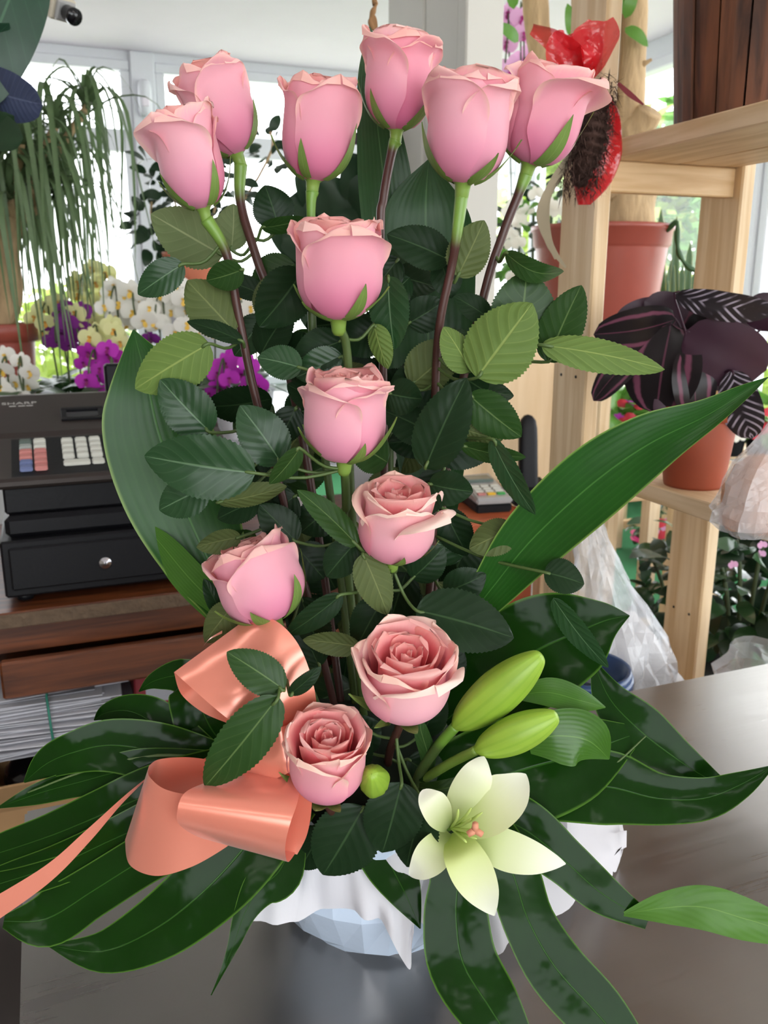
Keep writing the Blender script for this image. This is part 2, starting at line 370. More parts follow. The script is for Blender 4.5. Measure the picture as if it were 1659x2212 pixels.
M['cream_plastic'] = plain('cream_plastic', srgb(196, 188, 170), .45)
M['outdoor'] = plain('pale_outdoor_paving', srgb(190, 190, 176), .9, var=.15, scale=2)
M['out_leaf'] = plain('outdoor_leaf', srgb(110, 160, 80), .5, var=.3, trans=.45)
M['out_leaf2'] = plain('outdoor_yellow_leaf', srgb(176, 196, 104), .5, var=.3, trans=.45)
M['red_flower'] = plain('red_flower_petal', srgb(216, 50, 70), .5, var=.15, trans=.3)
# =================================================================== the setting
def S(o): o['kind'] = 'structure'; return o
S(gbox('floor', RX0-.2, RX1+.2, RY0-.2, RY1+.2, -.1, -.004, M['dark_floor']))
S(gbox('floor_carpet', .95, RX1-.02, 2.38, RY1-.02, -.004, .25, M['carpet'], .01))
S(gbox('ceiling', RX0-.2, RX1+.2, RY0-.2, RY1+.2, RZ, RZ+.12, M['plaster']))
SILL = .85
S(gbox('wall_back', RX0, RX1, RY1, RY1+.16, 0, SILL, M['wallpaint']))
S(gbox('wall_right', RX1, RX1+.16, RY0, RY1, 0, SILL-.05, M['wallpaint']))
fw = thing('wall_front', None, None, G(0, 0, 0), TH); fw['kind'] = 'structure'
for nm, x0, x1, z0, z1 in (('wall_panel', RX0, -2.3, 0, RZ), ('wall_panel', 2.1, RX1, 0, RZ), ('wall_panel', -2.3, 2.1, 0, .4), ('wall_panel', -2.3, 2.1, 2.6, RZ)): box(nm, x0, x1, RY0-.16, RY0, z0, z1, M['shop_wall'], fw)
S(gbox('wall_left', RX0-.16, RX0, RY0-.16, RY1+.16, 0, RZ, M['shop_wall']))

def window(name, horiz, a0, a1, z0, z1, pos, transom, split=None):
    # frame members and panes around one opening; horiz: along gx on the back wall, else along gy on the right wall
    o = thing(name, None, None, G(0, 0, 0), TH); o['kind'] = 'structure'
    def mem(nm, p0, p1, q0, q1, m='frame', d0=-.035, d1=.055):
        if horiz: return box(nm, p0, p1, pos+d0, pos+d1, q0, q1, M[m], o, .006)
        return box(nm, pos+d0, pos+d1, p0, p1, q0, q1, M[m], o, .006)
    fr = .055
    mem('window_frame', a0, a1, z1-fr, z1); mem('window_frame', a0, a1, z0, z0+fr)
    mem('window_frame', a0, a0+fr, z0+fr, z1-fr); mem('window_frame', a1-fr, a1, z0+fr, z1-fr)
    if transom: mem('transom', a0+fr, a1-fr, transom-.06, transom+.06)
    zs = [z0+fr, transom-.06, transom+.06, z1-fr] if transom else [z0+fr, z1-fr]
    for k in range(0, len(zs), 2): mem('pane', a0+fr, a1-fr, zs[k], zs[k+1], 'glass', .006, .012)
    return o
edges = [RX0, -1.9, -.2, 1.45, RX1]
# the joint between the first two windows in view stands left of the tall rosebuds
xm = None
d_ = ray(315, 300); k_ = (RY1)/((-ST*d_.x+CT*d_.y)); xm = CT*d_.x*k_+ST*d_.y*k_
edges = [RX0+.02, xm-1.75, xm, xm+1.75, RX1-.02]
for i in range(4):
    window('window_%d' % (i+1), True, edges[i]+.07, edges[i+1]-.07, SILL, RZ-.05, RY1, 2.30)
for i, x in enumerate(edges[1:4]): S(gbox('trim_%d' % (i+1), x-.07, x+.07, RY1-.05, RY1+.1, SILL, RZ, M['frame'], .008))
ys = [RY0, -.9, 1.3, 3.45, RY1]
for i in range(4):
    window('window_%d' % (i+5), False, ys[i]+.06, ys[i+1]-.06, SILL-.05, RZ-.10, RX1, None)
for i, y in enumerate(ys[1:4]): S(gbox('trim_%d' % (i+4), RX1-.05, RX1+.1, y-.06, y+.06, SILL-.05, RZ, M['frame'], .008))
S(gbox('trim_7', RX0, RX1, RY1-.02, RY1+.1, RZ-.05, RZ, M['frame']))
S(gbox('trim_8', RX1-.02, RX1+.1, RY0, RY1, RZ-.10, RZ, M['frame']))
# pillar of painted boards
PD = 2.25
pl0 = P(1000, 400, PD); gx1 = CT*pl0.x+ST*pl0.y; gy1 = -ST*pl0.x+CT*pl0.y
pil = thing('pillar', None, None, G(0, 0, 0), TH); pil['kind'] = 'structure'
d2_ = ray(1078, 400); kk = gy1/(-ST*d2_.x+CT*d2_.y); gx2 = CT*d2_.x*kk+ST*d2_.y*kk
d3_ = ray(838, 400); kk = gx1/(CT*d3_.x+ST*d3_.y); gy2 = -ST*d3_.x*kk+CT*d3_.y*kk
box('board', gx1, gx2, gy1, gy1+.05, 0, RZ, M['pillar'], pil, .004)
box('board', gx1+.004, gx2, gy1+.052, (gy1+gy2)/2-.002, 0, RZ, M['pillar'], pil, .004)
box('board', gx1, gx2, (gy1+gy2)/2+.002, gy2, 0, RZ, M['pillar'], pil, .004)
# unseen ceiling fixtures, added to brighten the front of the room
for i, (gx, gy) in enumerate(((-.9, -1.2), (1.2, -1.2), (-.9, .6), (1.2, .6))):
    o = thing('ceiling_fill_light', 'added two-tube fill light on the ceiling '+('behind and left of the viewer', 'behind and right of the viewer', 'above and left of the viewer', 'above and right of the viewer')[i], 'light', G(gx, gy, RZ), TH, group='added fill lights behind the viewer')
    box('housing', -.62, .62, -.09, .09, -.05, 0, M['frame'], o, .006)
    for s in (-1, 1): tube('fill_lamp_tube', [Vector((-.58, s*.045, -.066)), Vector((.58, s*.045, -.066))], .014, M['fill_tube'], o, 10, world=False)

# =================================================================== steel table
tb = thing('steel_table', 'brushed stainless steel work table carrying the flower arrangement', 'table', G(0, 0, 0), TH)
TX0, TX1, TY0, TY1 = -.065, 1.55, -.25, .911
box('table_top', TX0, TX1, TY0, TY1, .885, .90, M['steel'], tb, .003, seg=2)
box('apron', TX0+.005, TX1-.005, TY0+.005, TY1-.005, .84, .884, M['steel'], tb)
for x in (TX0+.05, TX1-.05):
    for y in (TY0+.05, TY1-.05): tube('leg', [Vector((x, y, 0)), Vector((x, y, .84))], .02, M['chrome'], tb, 12, world=False)
# =================================================================== the flower arrangement
def petal_rows(phi, width, R, H, flare, spiral, seed, nu=24, nv=24, waist=.12, belly=.42, peak=.0, rim=.045, round_=.10, lean=0.0, roll=0.0, cap=4.2):
    rows = []; uvs = []
    for j in range(nv+1):
        v = 1-(1-j/nv)**1.35; row = []
        wf = (.75+.25*sm(v/.38))*math.sqrt(max(0.0, 1-max(0.0, (v-.45)/.55)**cap))
        for i in range(nu+1):
            u = -1+2*i/nu
            m_ = 1-(1-v)*(1-abs(u)**5*sm((v-.35)/.35)); uvs.append((i/nu, m_)); ve = lerp(v, m_, .55)
            z = v*(1-round_*abs(u)**2.4)
            a = phi+u*width/2*wf
            if z < belly:
                q = 1-z/belly; r = math.sqrt(max(0, 1-q*q))*.86+.14
            else:
                q = (z-belly)/(1-belly); r = 1-waist*(q**1.3)
            e = sm((ve-.68)/.32)
            r += flare*e**1.6*(1+.35*math.sin(seed+u*2.3))
            r *= 1+spiral*u+.018*abs(u)**8*sm(v*3)
            nr = noise.noise(Vector((a*2.0+seed, 3.1+v, seed*1.3)))
            r += rim*nr*e*2.2+.018*noise.noise(Vector((a*2.1+seed*3.7, v*1.5, seed)))*sm(v*2)
            zz = z+rim*1.5*e*noise.noise(Vector((a*2.3, seed*2.1, 1.7)))+rim*.15*e*noise.noise(Vector((a*7, seed*2.1, 4.7)))-roll*e*e*.045
            row.append((R*r*math.cos(a), R*r*math.sin(a), H*zz))
        rows.append(row)
    return rows, uvs

def frame_at(base, A):
    toC = (CAM-base).normalized(); A = A.normalized()
    X = (-toC).cross(A)
    if X.length < 1e-3: X = Vector((1, 0, 0))
    X.normalize(); Y = A.cross(X)
    m = Matrix.Identity(4)
    for i in range(3): m[i][0], m[i][1], m[i][2], m[i][3] = X[i], Y[i], A[i], base[i]
    return m

ROSES = []
def rose(label, b, tpx, Rp, Hp, y, tilt, stem, style='bud', rot=0.0, flare=.22, sep=None, brown=True, n_in=9, seed=1, waist=.12, big=None, peak=.0):
    base = P(b[0], b[1], y); s = px(b[0], b[1], y)
    top = P(tpx[0], tpx[1], y)
    toC = (CAM-base).normalized(); d2 = (top-base); d2 = (d2-toC*d2.dot(toC)).normalized()
    A = (d2*math.cos(math.radians(tilt))+toC*math.sin(math.radians(tilt))).normalized()
    fr = frame_at(base, A); R, H = Rp*s*.94, Hp*s
    o = thing('rose', label, 'rose', base, group='pink roses in the arrangement')
    def pet(ru_, m_):
        rows, uv = ru_; nv_, nu_ = len(rows)-1, len(rows[0])-1
        return add('petal', [fr @ Vector(p) for r in rows for p in r], grid_faces(nu_, nv_), m_, o, True, uv)
    cream = M['petal_open'] if style == 'open' else M['petal']
    rnd = random.Random(seed)
    front = -math.pi/2+rot
    # guard petals: two wrapping halves and one behind, then a second ring
    if style == 'bud':
        spec = [(front, 2.2, 1.04, 1.0, flare*1.25, .03), (front+1.75, 2.5, .96, .985, flare*1.25, .04), (front+4.05, 2.6, .955, 1.0, flare*1.15, .04),
                (front+1.0, 2.3, .90, 1.03, flare*.55, .03), (front+3.2, 2.3, .89, 1.04, flare*.6, .03), (front+5.2, 2.3, .88, 1.03, flare*.55, .03)]
    else:
        spec = [(front+.5, 2.5, 1.0, .93, flare*1.15, .035), (front+2.6, 2.5, .99, .98, flare*1.15, .035), (front+4.7, 2.5, .98, .95, flare*1.15, .035),
                (front+1.6, 2.3, .90, .99, flare*.9, .03), (front+3.6, 2.3, .89, 1.02, flare*.9, .03), (front+5.7, 2.3, .88, .98, flare*.9, .03)]
    if big: spec[big[0]] = (front+big[1], big[2], spec[big[0]][2]*1.02, spec[big[0]][3]*big[4], big[3], .04)
    for k, (ph, wd, r, h, fl, sp) in enumerate(spec):
        pet(petal_rows(ph, wd, R*r, H*h, fl, sp, seed*1.7+k, waist=waist, roll=1.0 if k < 3 else .5), cream)
    for k in range(n_in):
        f = (k+1)/(n_in+.6); r = .83*(1-f)**.95+.035
        h = (1.0-.03*k/n_in if style == 'bud' else 1.0-.10*f)
        ph = front+.7+k*2.4
        pet(petal_rows(ph, 2.9 if k > 2 else 2.6, R*r, H*h, .16*(1-f)+.10, .10, seed*2.3+k+20, nu=20, nv=18, waist=.02, belly=.3, rim=.03, round_=.03, cap=16), M['petal_in'] if k > 0 or style == 'open' else cream)
    # calyx, sepals
    surf_hip = [(0.02, -.17), (.12, -.16), (.17, -.12), (.185, -.06), (.20, -.01), (.30, .035), (.36, .055), (.44, .085)]
    v, f = lathe_geo([(r*R, z*H) for r, z in surf_hip], 16)
    add('calyx', [fr @ p for p in v], f, M['hip'], o)
    sep = sep or [(-.3, .15, .5), (1.0, .5, .55), (2.2, .6, .5), (3.4, .6, .55), (4.6, .2, .5)]
    for (az, op, ln) in sep:                      # azimuth from the camera side, 0 hugging .. 1 splayed, length
        a0 = -math.pi/2+az; rows = []; nv, nu = 12, 6
        for j in range(nv+1):
            t = j/nv; row = []
            zh = .02+ln*t; q = max(0, 1-zh/.42)
            rh = (math.sqrt(max(0, 1-q*q))*.86+.14)*1.10+.045+.06*t
            rs, zs = .2+(.78+ln*.6)*t, -.02+ln*(.10*t+.34*t*t)
            r, z = lerp(rh, rs, op), lerp(zh, zs, op)
            hw = .34*ln/.5*(t+.10)**.40*(1-t)**.95*1.15+.004
            for i in range(nu+1):
                u = -1+2*i/nu; a = a0+u*hw/max(.45, r)*1.0
                rr = r*(1-.05*(1-u*u)*op)
                row.append(fr @ Vector((R*rr*math.cos(a), R*rr*math.sin(a), H*(z+.05*op*u*u*(1-t)))))
            rows.append(row)
        surf('sepal', rows, M['sepal'], o)
    # stem
    pts = [base-A*(H*.10)]+[P(*q) for q in stem]
    pts = cat(pts, 40); r0 = 14.5*s
    rad = [r0*(lerp(1.0, .68, sm(j/10)))*(1+.0) for j in range(41)]
    tube('stem', pts, rad, M['stem_brown'] if brown else M['stem_green'], o, 10)
    ROSES.append((o, pts)); return o

PB = .70     # distance of the middle of the pot
def st(*a): return list(a)
rose('tall pink rosebud at the upper left, tucked behind its neighbour with a ragged rim', (512, 335), (442, 165), 74, 190, .720, -4,
     st((520, 440, .72), (555, 560, .71), (600, 700, .71), (680, 1100, .72), (770, 1780, PB)), seed=1, flare=.24, waist=.10, sep=[(-.85, .12, .50), (1.1, .25, .52), (2.6, .5, .5), (4.2, .5, .5), (5.4, .2, .4)], rot=.6)
rose('leftmost pink rosebud with one rim petal flaring out to the left', (440, 452), (392, 262), 72, 205, .665, -3,
     st((490, 550, .67), (517, 690, .675), (555, 870, .68), (630, 1150, .69), (790, 1800, PB)), seed=2, flare=.16, waist=.06, big=(0, -.95, 2.5, .42, .98), rot=.35, sep=[(.55, .05, .42), (-1.0, .35, .5), (1.7, .4, .6), (3.2, .6, .5), (4.4, .5, .5)])
rose('plump closed pink rosebud, third from the left in the top row', (676, 392), (690, 200), 80, 206, .690, -4,
     st((672, 480, .69), (680, 800, .70), (730, 1200, .71), (800, 1800, PB)), seed=3, flare=.14, waist=.05, brown=False, rot=.5, sep=[(-.35, .08, .36), (1.1, .15, .62), (-1.35, .65, .62), (2.6, .7, .5), (3.9, .6, .5)])
rose('highest pink rosebud of the arrangement, in front of the pillar', (856, 283), (868, 105), 76, 192, .705, -5,
     st((846, 330, .705), (828, 430, .70), (822, 520, .70), (830, 1000, .71), (830, 1800, PB)), seed=4, flare=.30, waist=.10, rot=-.9, sep=[(-.75, .25, .42), (.95, .55, .62), (-1.5, .35, .6), (2.5, .5, .5), (3.6, .6, .5)])
rose('large pink rosebud at top right with a deep overlapping front petal', (1000, 398), (1022, 195), 92, 222, .660, -2,
     st((985, 520, .66), (975, 580, .665), (950, 700, .67), (940, 850, .68), (930, 1250, .69), (870, 1800, PB)), seed=5, flare=.20, waist=.06, rot=-.7, sep=[(-1.15, .35, .62), (.65, .75, .5), (1.5, .65, .7), (2.9, .6, .5), (4.0, .6, .5)])
rose('rightmost pink rosebud with a lip petal curling out to the right', (1142, 357), (1192, 180), 84, 202, .690, -2,
     st((1120, 420, .69), (1085, 510, .69), (1040, 660, .69), (960, 1050, .70), (890, 1800, PB)), seed=6, flare=.22, waist=.06, big=(0, .8, 2.6, .50, .98), rot=.2, sep=[(.65, .25, .62), (-1.3, .75, .4), (1.6, .35, .8), (2.9, .6, .5), (4.2, .6, .5)])
rose('rounded pink rose in the middle, below the top row', (731, 690), (727, 510), 95, 210, .650, 9,
     st((738, 715, .652), (752, 790, .66), (760, 1100, .68), (810, 1800, PB)), seed=7, flare=.17, waist=.04, brown=False, rot=.25, sep=[(-.75, .75, .42), (.55, .35, .5), (1.2, .75, .62), (2.9, .6, .5), (4.2, .6, .5)])
rose('pink rose in the centre with a folded seam down its front', (744, 996), (750, 830), 93, 196, .630, 16,
     st((745, 1020, .632), (748, 1090, .65), (748, 1200, .66), (815, 1800, PB)), seed=8, flare=.22, waist=.07, brown=False, rot=-.75, sep=[(-1.05, .6, .66), (.40, .3, .40), (1.15, .5, .8), (2.9, .6, .5), (4.2, .6, .5)])
rose('half open pink rose with a loose petal hanging out at its right', (848, 1208), (862, 1065), 85, 178, .615, 27,
     st((850, 1230, .617), (838, 1290, .63), (835, 1800, PB)), seed=9, flare=.20, waist=.06, style='open', brown=False, rot=-.3, big=(1, 1.25, 1.9, .55, .93), sep=[(.25, .45, .40), (1.25, .4, .5), (-1.6, .5, .4), (2.9, .6, .5), (4.2, .6, .5)])
rose('pink rose leaning to the left above the ribbon', (592, 1340), (528, 1190), 96, 186, .610, 13,
     st((602, 1365, .61), (640, 1425, .63), (700, 1560, .66), (800, 1800, PB)), seed=10, flare=.13, waist=.10, brown=False, rot=.4, sep=[(.75, .1, .50), (-.35, .45, .42), (-1.1, .6, .66), (1.6, .2, .72), (3.2, .6, .5)])
rose('wide open pink rose facing the viewer, lower middle', (868, 1530), (884, 1390), 100, 186, .575, 46,
     st((862, 1570, .58), (838, 1650, .62), (840, 1800, PB)), seed=14, flare=.18, waist=.02, style='open', rot=.1, n_in=12, sep=[(.30, .8, .52), (-1.2, .7, .62), (-.5, .7, .3), (2.9, .6, .5), (4.2, .6, .5)])
rose('lowest pink rose, open and facing up, beside the ribbon bow', (704, 1706), (707, 1595), 86, 186, .550, 49,
     st((712, 1745, .56), (745, 1790, .60), (800, 1840, .66)), seed=12, flare=.13, waist=.02, style='open', rot=.9, n_in=13, sep=[(-.2, .8, .55), (.3, .85, .5), (-1.5, .6, .5), (2.9, .6, .5), (4.2, .6, .5)])

# ------------------------------------------------------------------ leaves
def leaf_rows(base, tip, width, Nrm, fold=.18, bend=.06, teeth=.03, nu=8, nv=44, a=.52, b=.74, wav=.03, seed=0.0, droop=0.0):
    L = tip-base; ln = L.length; Ld = L.normalized(); Nn = (Nrm-Ld*Nrm.dot(Ld)).normalized(); W = Ld.cross(Nn)
    mx = (a/(a+b))**a*(b/(a+b))**b; rows = []
    for j in range(nv+1):
        t = j/nv; hw = width/2*(t**a*(1-t)**b)/mx if 0 < t < 1 else width*.006
        c = base+L*t+Nn*(bend*ln*math.sin(math.pi*t)-droop*ln*t*t)
        th = 1+(teeth if j % 2 else -teeth)*(1 if .06 < t < .97 else 0); row = []
        for i in range(nu+1):
            u = -1+2*i/nu; uu = u*(th if abs(u) > .99 else 1)
            h = fold*abs(u)*hw-.10*hw*u*u+wav*ln*.5*noise.noise(Vector((u*1.4+seed, t*4+seed, seed*1.9)))*abs(u)
            row.append(c+W*(uu*hw)+Nn*h)
        rows.append(row)
    return rows
def stem_near(p):
    best = None
    for o, pts in ROSES:
        for j, q in enumerate(pts[3:34]):
            d = (q-p).length
            if best is None or d < best[0]: best = (d, o, q)
    return best
LK = dict(t='leaf', d='leaf_dark', b='leaf_blue', u='leaf_under', o='leaf_olive', p='leaf_pale')
def rleaf(bx_, by_, tx_, ty_, w_, y, k='t', roll=0, bend=.05, dy=0.0, fold=.18, stalk=True, teeth=.028, seed=None, curl=0.0, droop=0.0):
    base, tip = P(bx_, by_, y), P(tx_, ty_, y+dy)
    s = px(bx_, by_, y); L = (tip-base).normalized(); n0 = (CAM-base).normalized()
    n0 = Matrix.Rotation(math.radians(roll), 3, L) @ n0
    sd = seed if seed is not None else bx_*.013+by_*.007
    d, o, q = stem_near(base)
    sg = -1 if k in 'uop' else 1
    lf = surf('leaf', leaf_rows(base, tip, w_*s, n0, fold*sg, bend, teeth, seed=sd, droop=droop), M[LK[k]], o)
    if stalk and d < .11:
        mid_ = (base+q)/2+Vector((0, .004, -.006))
        tube('leaf_stalk', cat([base+L*(.1*(tip-base).length), base, mid_, q], 10), [.0008]+[.0013]*10, M['stalk'], lf, 6)
    return lf
LEAVES = [
 (482, 552, 326, 462, 122, .700, 'p', 0), (500, 540, 505, 440, 80, .715, 'p', 20), (602, 492, 572, 400, 92, .72, 'd', 15), (565, 492, 664, 472, 42, .71, 't', 30),
 (396, 570, 298, 636, 74, .66, 'b', 10), (525, 582, 446, 606, 72, .66, 't', -25), (506, 716, 404, 606, 112, .67, 'o', 5), (525, 738, 404, 694, 44, .665, 'd', 30),
 (452, 742, 292, 840, 122, .645, 'u', 8), (455, 934, 346, 820, 108, .64, 'b', -10), (552, 1022, 312, 985, 142, .61, 'b', -12), (450, 1050, 344, 1102, 92, .625, 'b', 8),
 (608, 1000, 518, 876, 108, .63, 'b', 12), (648, 968, 582, 1046, 56, .61, 't', -35), (652, 795, 556, 772, 78, .65, 'b', 20), (655, 585, 560, 706, 122, .68, 'd', -18),
 (742, 735, 632, 782, 92, .675, 'd', 15), (740, 770, 640, 815, 80, .67, 'b', 0), (838, 596, 852, 756, 92, .67, 'b', 18), (808, 700, 838, 797, 56, .665, 'u', 25),
 (838, 850, 912, 862, 86, .66, 'd', 20), (888, 832, 990, 738, 110, .685, 'o', 20), (918, 1012, 1008, 816, 116, .63, 'd', -12), (972, 562, 836, 506, 92, .69, 'd', 20),
 (988, 598, 1046, 476, 92, .665, 'o', 10), (1030, 816, 1150, 655, 152, .635, 'u', 0), (1016, 802, 958, 706, 78, .645, 'u', 30), (1120, 742, 1138, 584, 142, .665, 't', 12),
 (1182, 782, 1256, 616, 98, .655, 't', -14), (1170, 745, 1436, 798, 78, .635, 'u', -22), (1012, 852, 1126, 944, 92, .64, 't', 14), (1004, 928, 1086, 950, 58, .645, 'o', 15),
 (1062, 948, 1156, 1112, 60, .62, 'b', 30), (925, 1045, 1022, 1062, 84, .635, 'd', 22), (996, 962, 1136, 988, 54, .64, 't', 40), (1112, 1140, 1014, 1186, 82, .65, 'o', 10),
 (772, 1178, 642, 1058, 64, .60, 't', 25), (765, 1176, 705, 1246, 78, .61, 'd', 10), (784, 1196, 838, 1328, 84, .60, 'o', -12), (738, 1284, 618, 1372, 62, .60, 'd', -25),
 (778, 1398, 654, 1382, 54, .595, 'o', 15), (830, 1290, 768, 1402, 88, .615, 'd', 10), (898, 1318, 1110, 1378, 138, .60, 'd', -18), (614, 1490, 490, 1408, 86, .545, 't', 8),
 (602, 1504, 442, 1700, 112, .535, 't', -10), (626, 1500, 694, 1440, 38, .55, 'd', 20), (505, 1306, 442, 1388, 72, .62, 'o', 12), (520, 1160, 424, 1182, 56, .63, 'o', 20),
 (786, 1742, 698, 1890, 146, .565, 'd', -10), (700, 1790, 650, 1876, 84, .585, 'd', 14), (868, 1690, 826, 1842, 130, .558, 'd', -8), (915, 1735, 878, 1872, 110, .558, 'd', 12), (640, 1070, 560, 1130, 100, .69, 'd', 5), (560, 1060, 640, 1110, 90, .70, 'd', 10), (720, 1090, 650, 1150, 90, .69, 'd', 0), (640, 1180, 700, 1250, 90, .69, 'd', 0), (960, 1100, 1010, 1200, 80, .69, 'd', 10), (560, 960, 640, 1040, 80, .70, 'd', 0), (800, 1740, 860, 1850, 110, .60, 'd', 0), (760, 1600, 820, 1560, 90, .62, 'd', 10), (880, 1640, 960, 1690, 90, .61, 'd', 10), (650, 1290, 700, 1420, 90, .64, 'd', 15), (930, 1480, 1000, 1400, 90, .62, 'd', 10), (1175, 1236, 1262, 1262, 82, .62, 'd', -25), (1195, 1292, 1314, 1442, 58, .60, 'b', 30),
 (905, 1590, 960, 1500, 70, .61, 'd', 20), (770, 1560, 790, 1660, 60, .60, 'd', 20), (690, 1440, 640, 1330, 70, .64, 'd', 0), (960, 1280, 1050, 1240, 80, .65, 'd', 15),
 (960, 1010, 900, 1120, 80, .66, 'd', 0), (640, 880, 600, 960, 70, .67, 'd', 0), (700, 880, 620, 830, 70, .68, 'd', 25), (880, 700, 960, 650, 80, .69, 'd', 10),
 (560, 1080, 470, 1120, 70, .655, 'd', 15), (640, 1170, 560, 1090, 80, .65, 'd', 5), (470, 1085, 620, 1050, 60, .64, 'o', 30), (890, 1250, 960, 1180, 80, .64, 'd', 20),
 (575, 640, 470, 600, 54, .70, 'd', 20), (480, 1330, 440, 1250, 40, .64, 'd', 10), (860, 560, 800, 640, 70, .70, 'd', 10), (1060, 690, 980, 640, 60, .68, 'd', 25)]
for q in LEAVES: rleaf(*q)
rleaf(1092, 546, 1218, 600, 52, .66, 't', 20, bend=.32, droop=.25)
rr = random.Random(5)
for k in range(150):
    yy = rr.uniform(520, 1780); cx = lerp(770, 800, (yy-520)/1240); wd = 175+80*math.sin((yy-520)/1240*math.pi)
    x0 = cx+rr.uniform(-1, 1)*wd; a = rr.uniform(0, 6.28); ln = rr.uniform(90, 150)
    if any(abs(x0+ln*f_*math.cos(a)-1070) < 105 and 985 < yy+ln*f_*.8*math.sin(a) < 1150 for f_ in (0, .5, 1)): continue
    rleaf(x0, yy, x0+ln*math.cos(a), yy+ln*math.sin(a)*.8, rr.uniform(75, 115), rr.uniform(.69, .80), rr.choice('dddtbdo'), rr.uniform(-40, 40), stalk=False, seed=k*1.7)

# ------------------------------------------------------------------ strap shaped leaves, monstera lobes
def strap_rows(pts, widths, roll=0.0, cup=.0, nu=8, nv=36, wav=0.0, seed=0.0, tip=.0):
    p3 = cat([P(*q) for q in pts], nv); ws = cat([float(x) for x in widths], nv)
    rl = roll if isinstance(roll, (list, tuple)) else [roll, roll]
    rs = cat([float(x) for x in rl], nv); rows = []
    for j, c in enumerate(p3):
        t = (p3[min(j+1, nv)]-p3[max(j-1, 0)]).normalized(); toC = (CAM-c).normalized()
        W = t.cross(toC).normalized(); Nn = W.cross(t)
        R3 = Matrix.Rotation(math.radians(rs[j]), 3, t); W = R3 @ W; Nn = R3 @ Nn
        y = max(.05, c.y); tt = j/nv; hw = max(.0004, ws[j]*.5*px(829, 1106, y)*(math.sqrt(max(0, 1-((tt-1+tip)/tip)**2)) if tip and tt > 1-tip else 1)); row = []
        for i in range(nu+1):
            u = -1+2*i/nu
            row.append(c+W*(u*hw)+Nn*(cup*hw*(u*u-.3)+wav*hw*noise.noise(Vector((u*1.2+seed, j*.17, seed)))))
        rows.append(row)
    return rows
def strap_leaf(name, label, cat_, pts, widths, m, **kw):
    stemm = kw.pop('stem', None); o = thing(name, label, cat_, P(*pts[0]))
    surf('blade', strap_rows(pts, widths, **kw), M[m], o)
    if stemm: tube('stalk', cat([P(*q) for q in stemm], 16), .0028, M['stalk'], o)
    return o
strap_leaf('aspidistra_leaf', 'broad ribbed strap leaf curling up at the left of the roses', 'leaf',
  [(640, 1560, .70), (520, 1330, .70), (440, 1190, .71), (385, 1060, .71), (340, 930, .71), (318, 830, .715), (288, 712, .73)], [46, 120, 190, 236, 226, 160, 2], 'aspid', roll=[20, 10, 0, -10, -12, -10, 0], cup=.16, nu=12, nv=44, stem=[(640, 1560, .70), (720, 1700, .70), (800, 1830, PB)])
surf('blade', strap_rows([(305, 1125, .708), (350, 1178, .70), (410, 1250, .69), (480, 1320, .69)], [6, 60, 82, 80], roll=25, nu=6, nv=20), M['lily_leaf'], bpy.data.objects['aspidistra_leaf'], label='turned-over edge of the leaf')
strap_leaf('aspidistra_leaf', 'long pointed strap leaf reaching up to the right across the shelf', 'leaf',
  [(985, 1370, .655), (1060, 1275, .65), (1150, 1165, .64), (1280, 1045, .625), (1400, 960, .615), (1520, 900, .605), (1600, 852, .60), (1659, 815, .595)], [50, 96, 142, 158, 130, 74, 40, 2], 'aspid', roll=[10, 10, 5, 0, -5, -20, -30, -30], cup=.22, nu=12, nv=44, stem=[(985, 1370, .655), (930, 1500, .67), (860, 1800, PB)])
strap_leaf('aspidistra_leaf', 'wide dark strap leaf standing behind the large top right rosebud', 'leaf',
  [(935, 1150, .745), (930, 900, .745), (925, 700, .75), (922, 540, .755), (920, 440, .755), (926, 345, .76)], [90, 170, 186, 190, 150, 4], 'aspid_dark', roll=[0, 5, 8, 8, 5, 0], cup=.2, nu=12, stem=[(935, 1150, .745), (860, 1800, PB)])
strap_leaf('aspidistra_leaf', 'narrow dark strap leaf rising behind the highest rosebud', 'leaf',
  [(840, 620, .755), (832, 420, .755), (815, 260, .755), (808, 150, .755), (798, 58, .755)], [80, 110, 84, 62, 3], 'aspid_dark', roll=15, cup=.2, stem=[(840, 620, .755), (850, 1800, PB)])
strap_leaf('aspidistra_leaf', 'narrow leaf tip hanging down over the white paper', 'leaf',
  [(640, 1800, .592), (605, 1880, .575), (560, 1920, .562), (528, 1975, .55), (505, 2040, .54), (482, 2095, .53), (456, 2150, .525)], [50, 116, 96, 58, 30, 12, 2], 'monstera', roll=[0, -10, -20, -20, 0, 0, 0], cup=.1, stem=[(640, 1800, .592), (720, 1820, .64), (790, 1840, .68)])

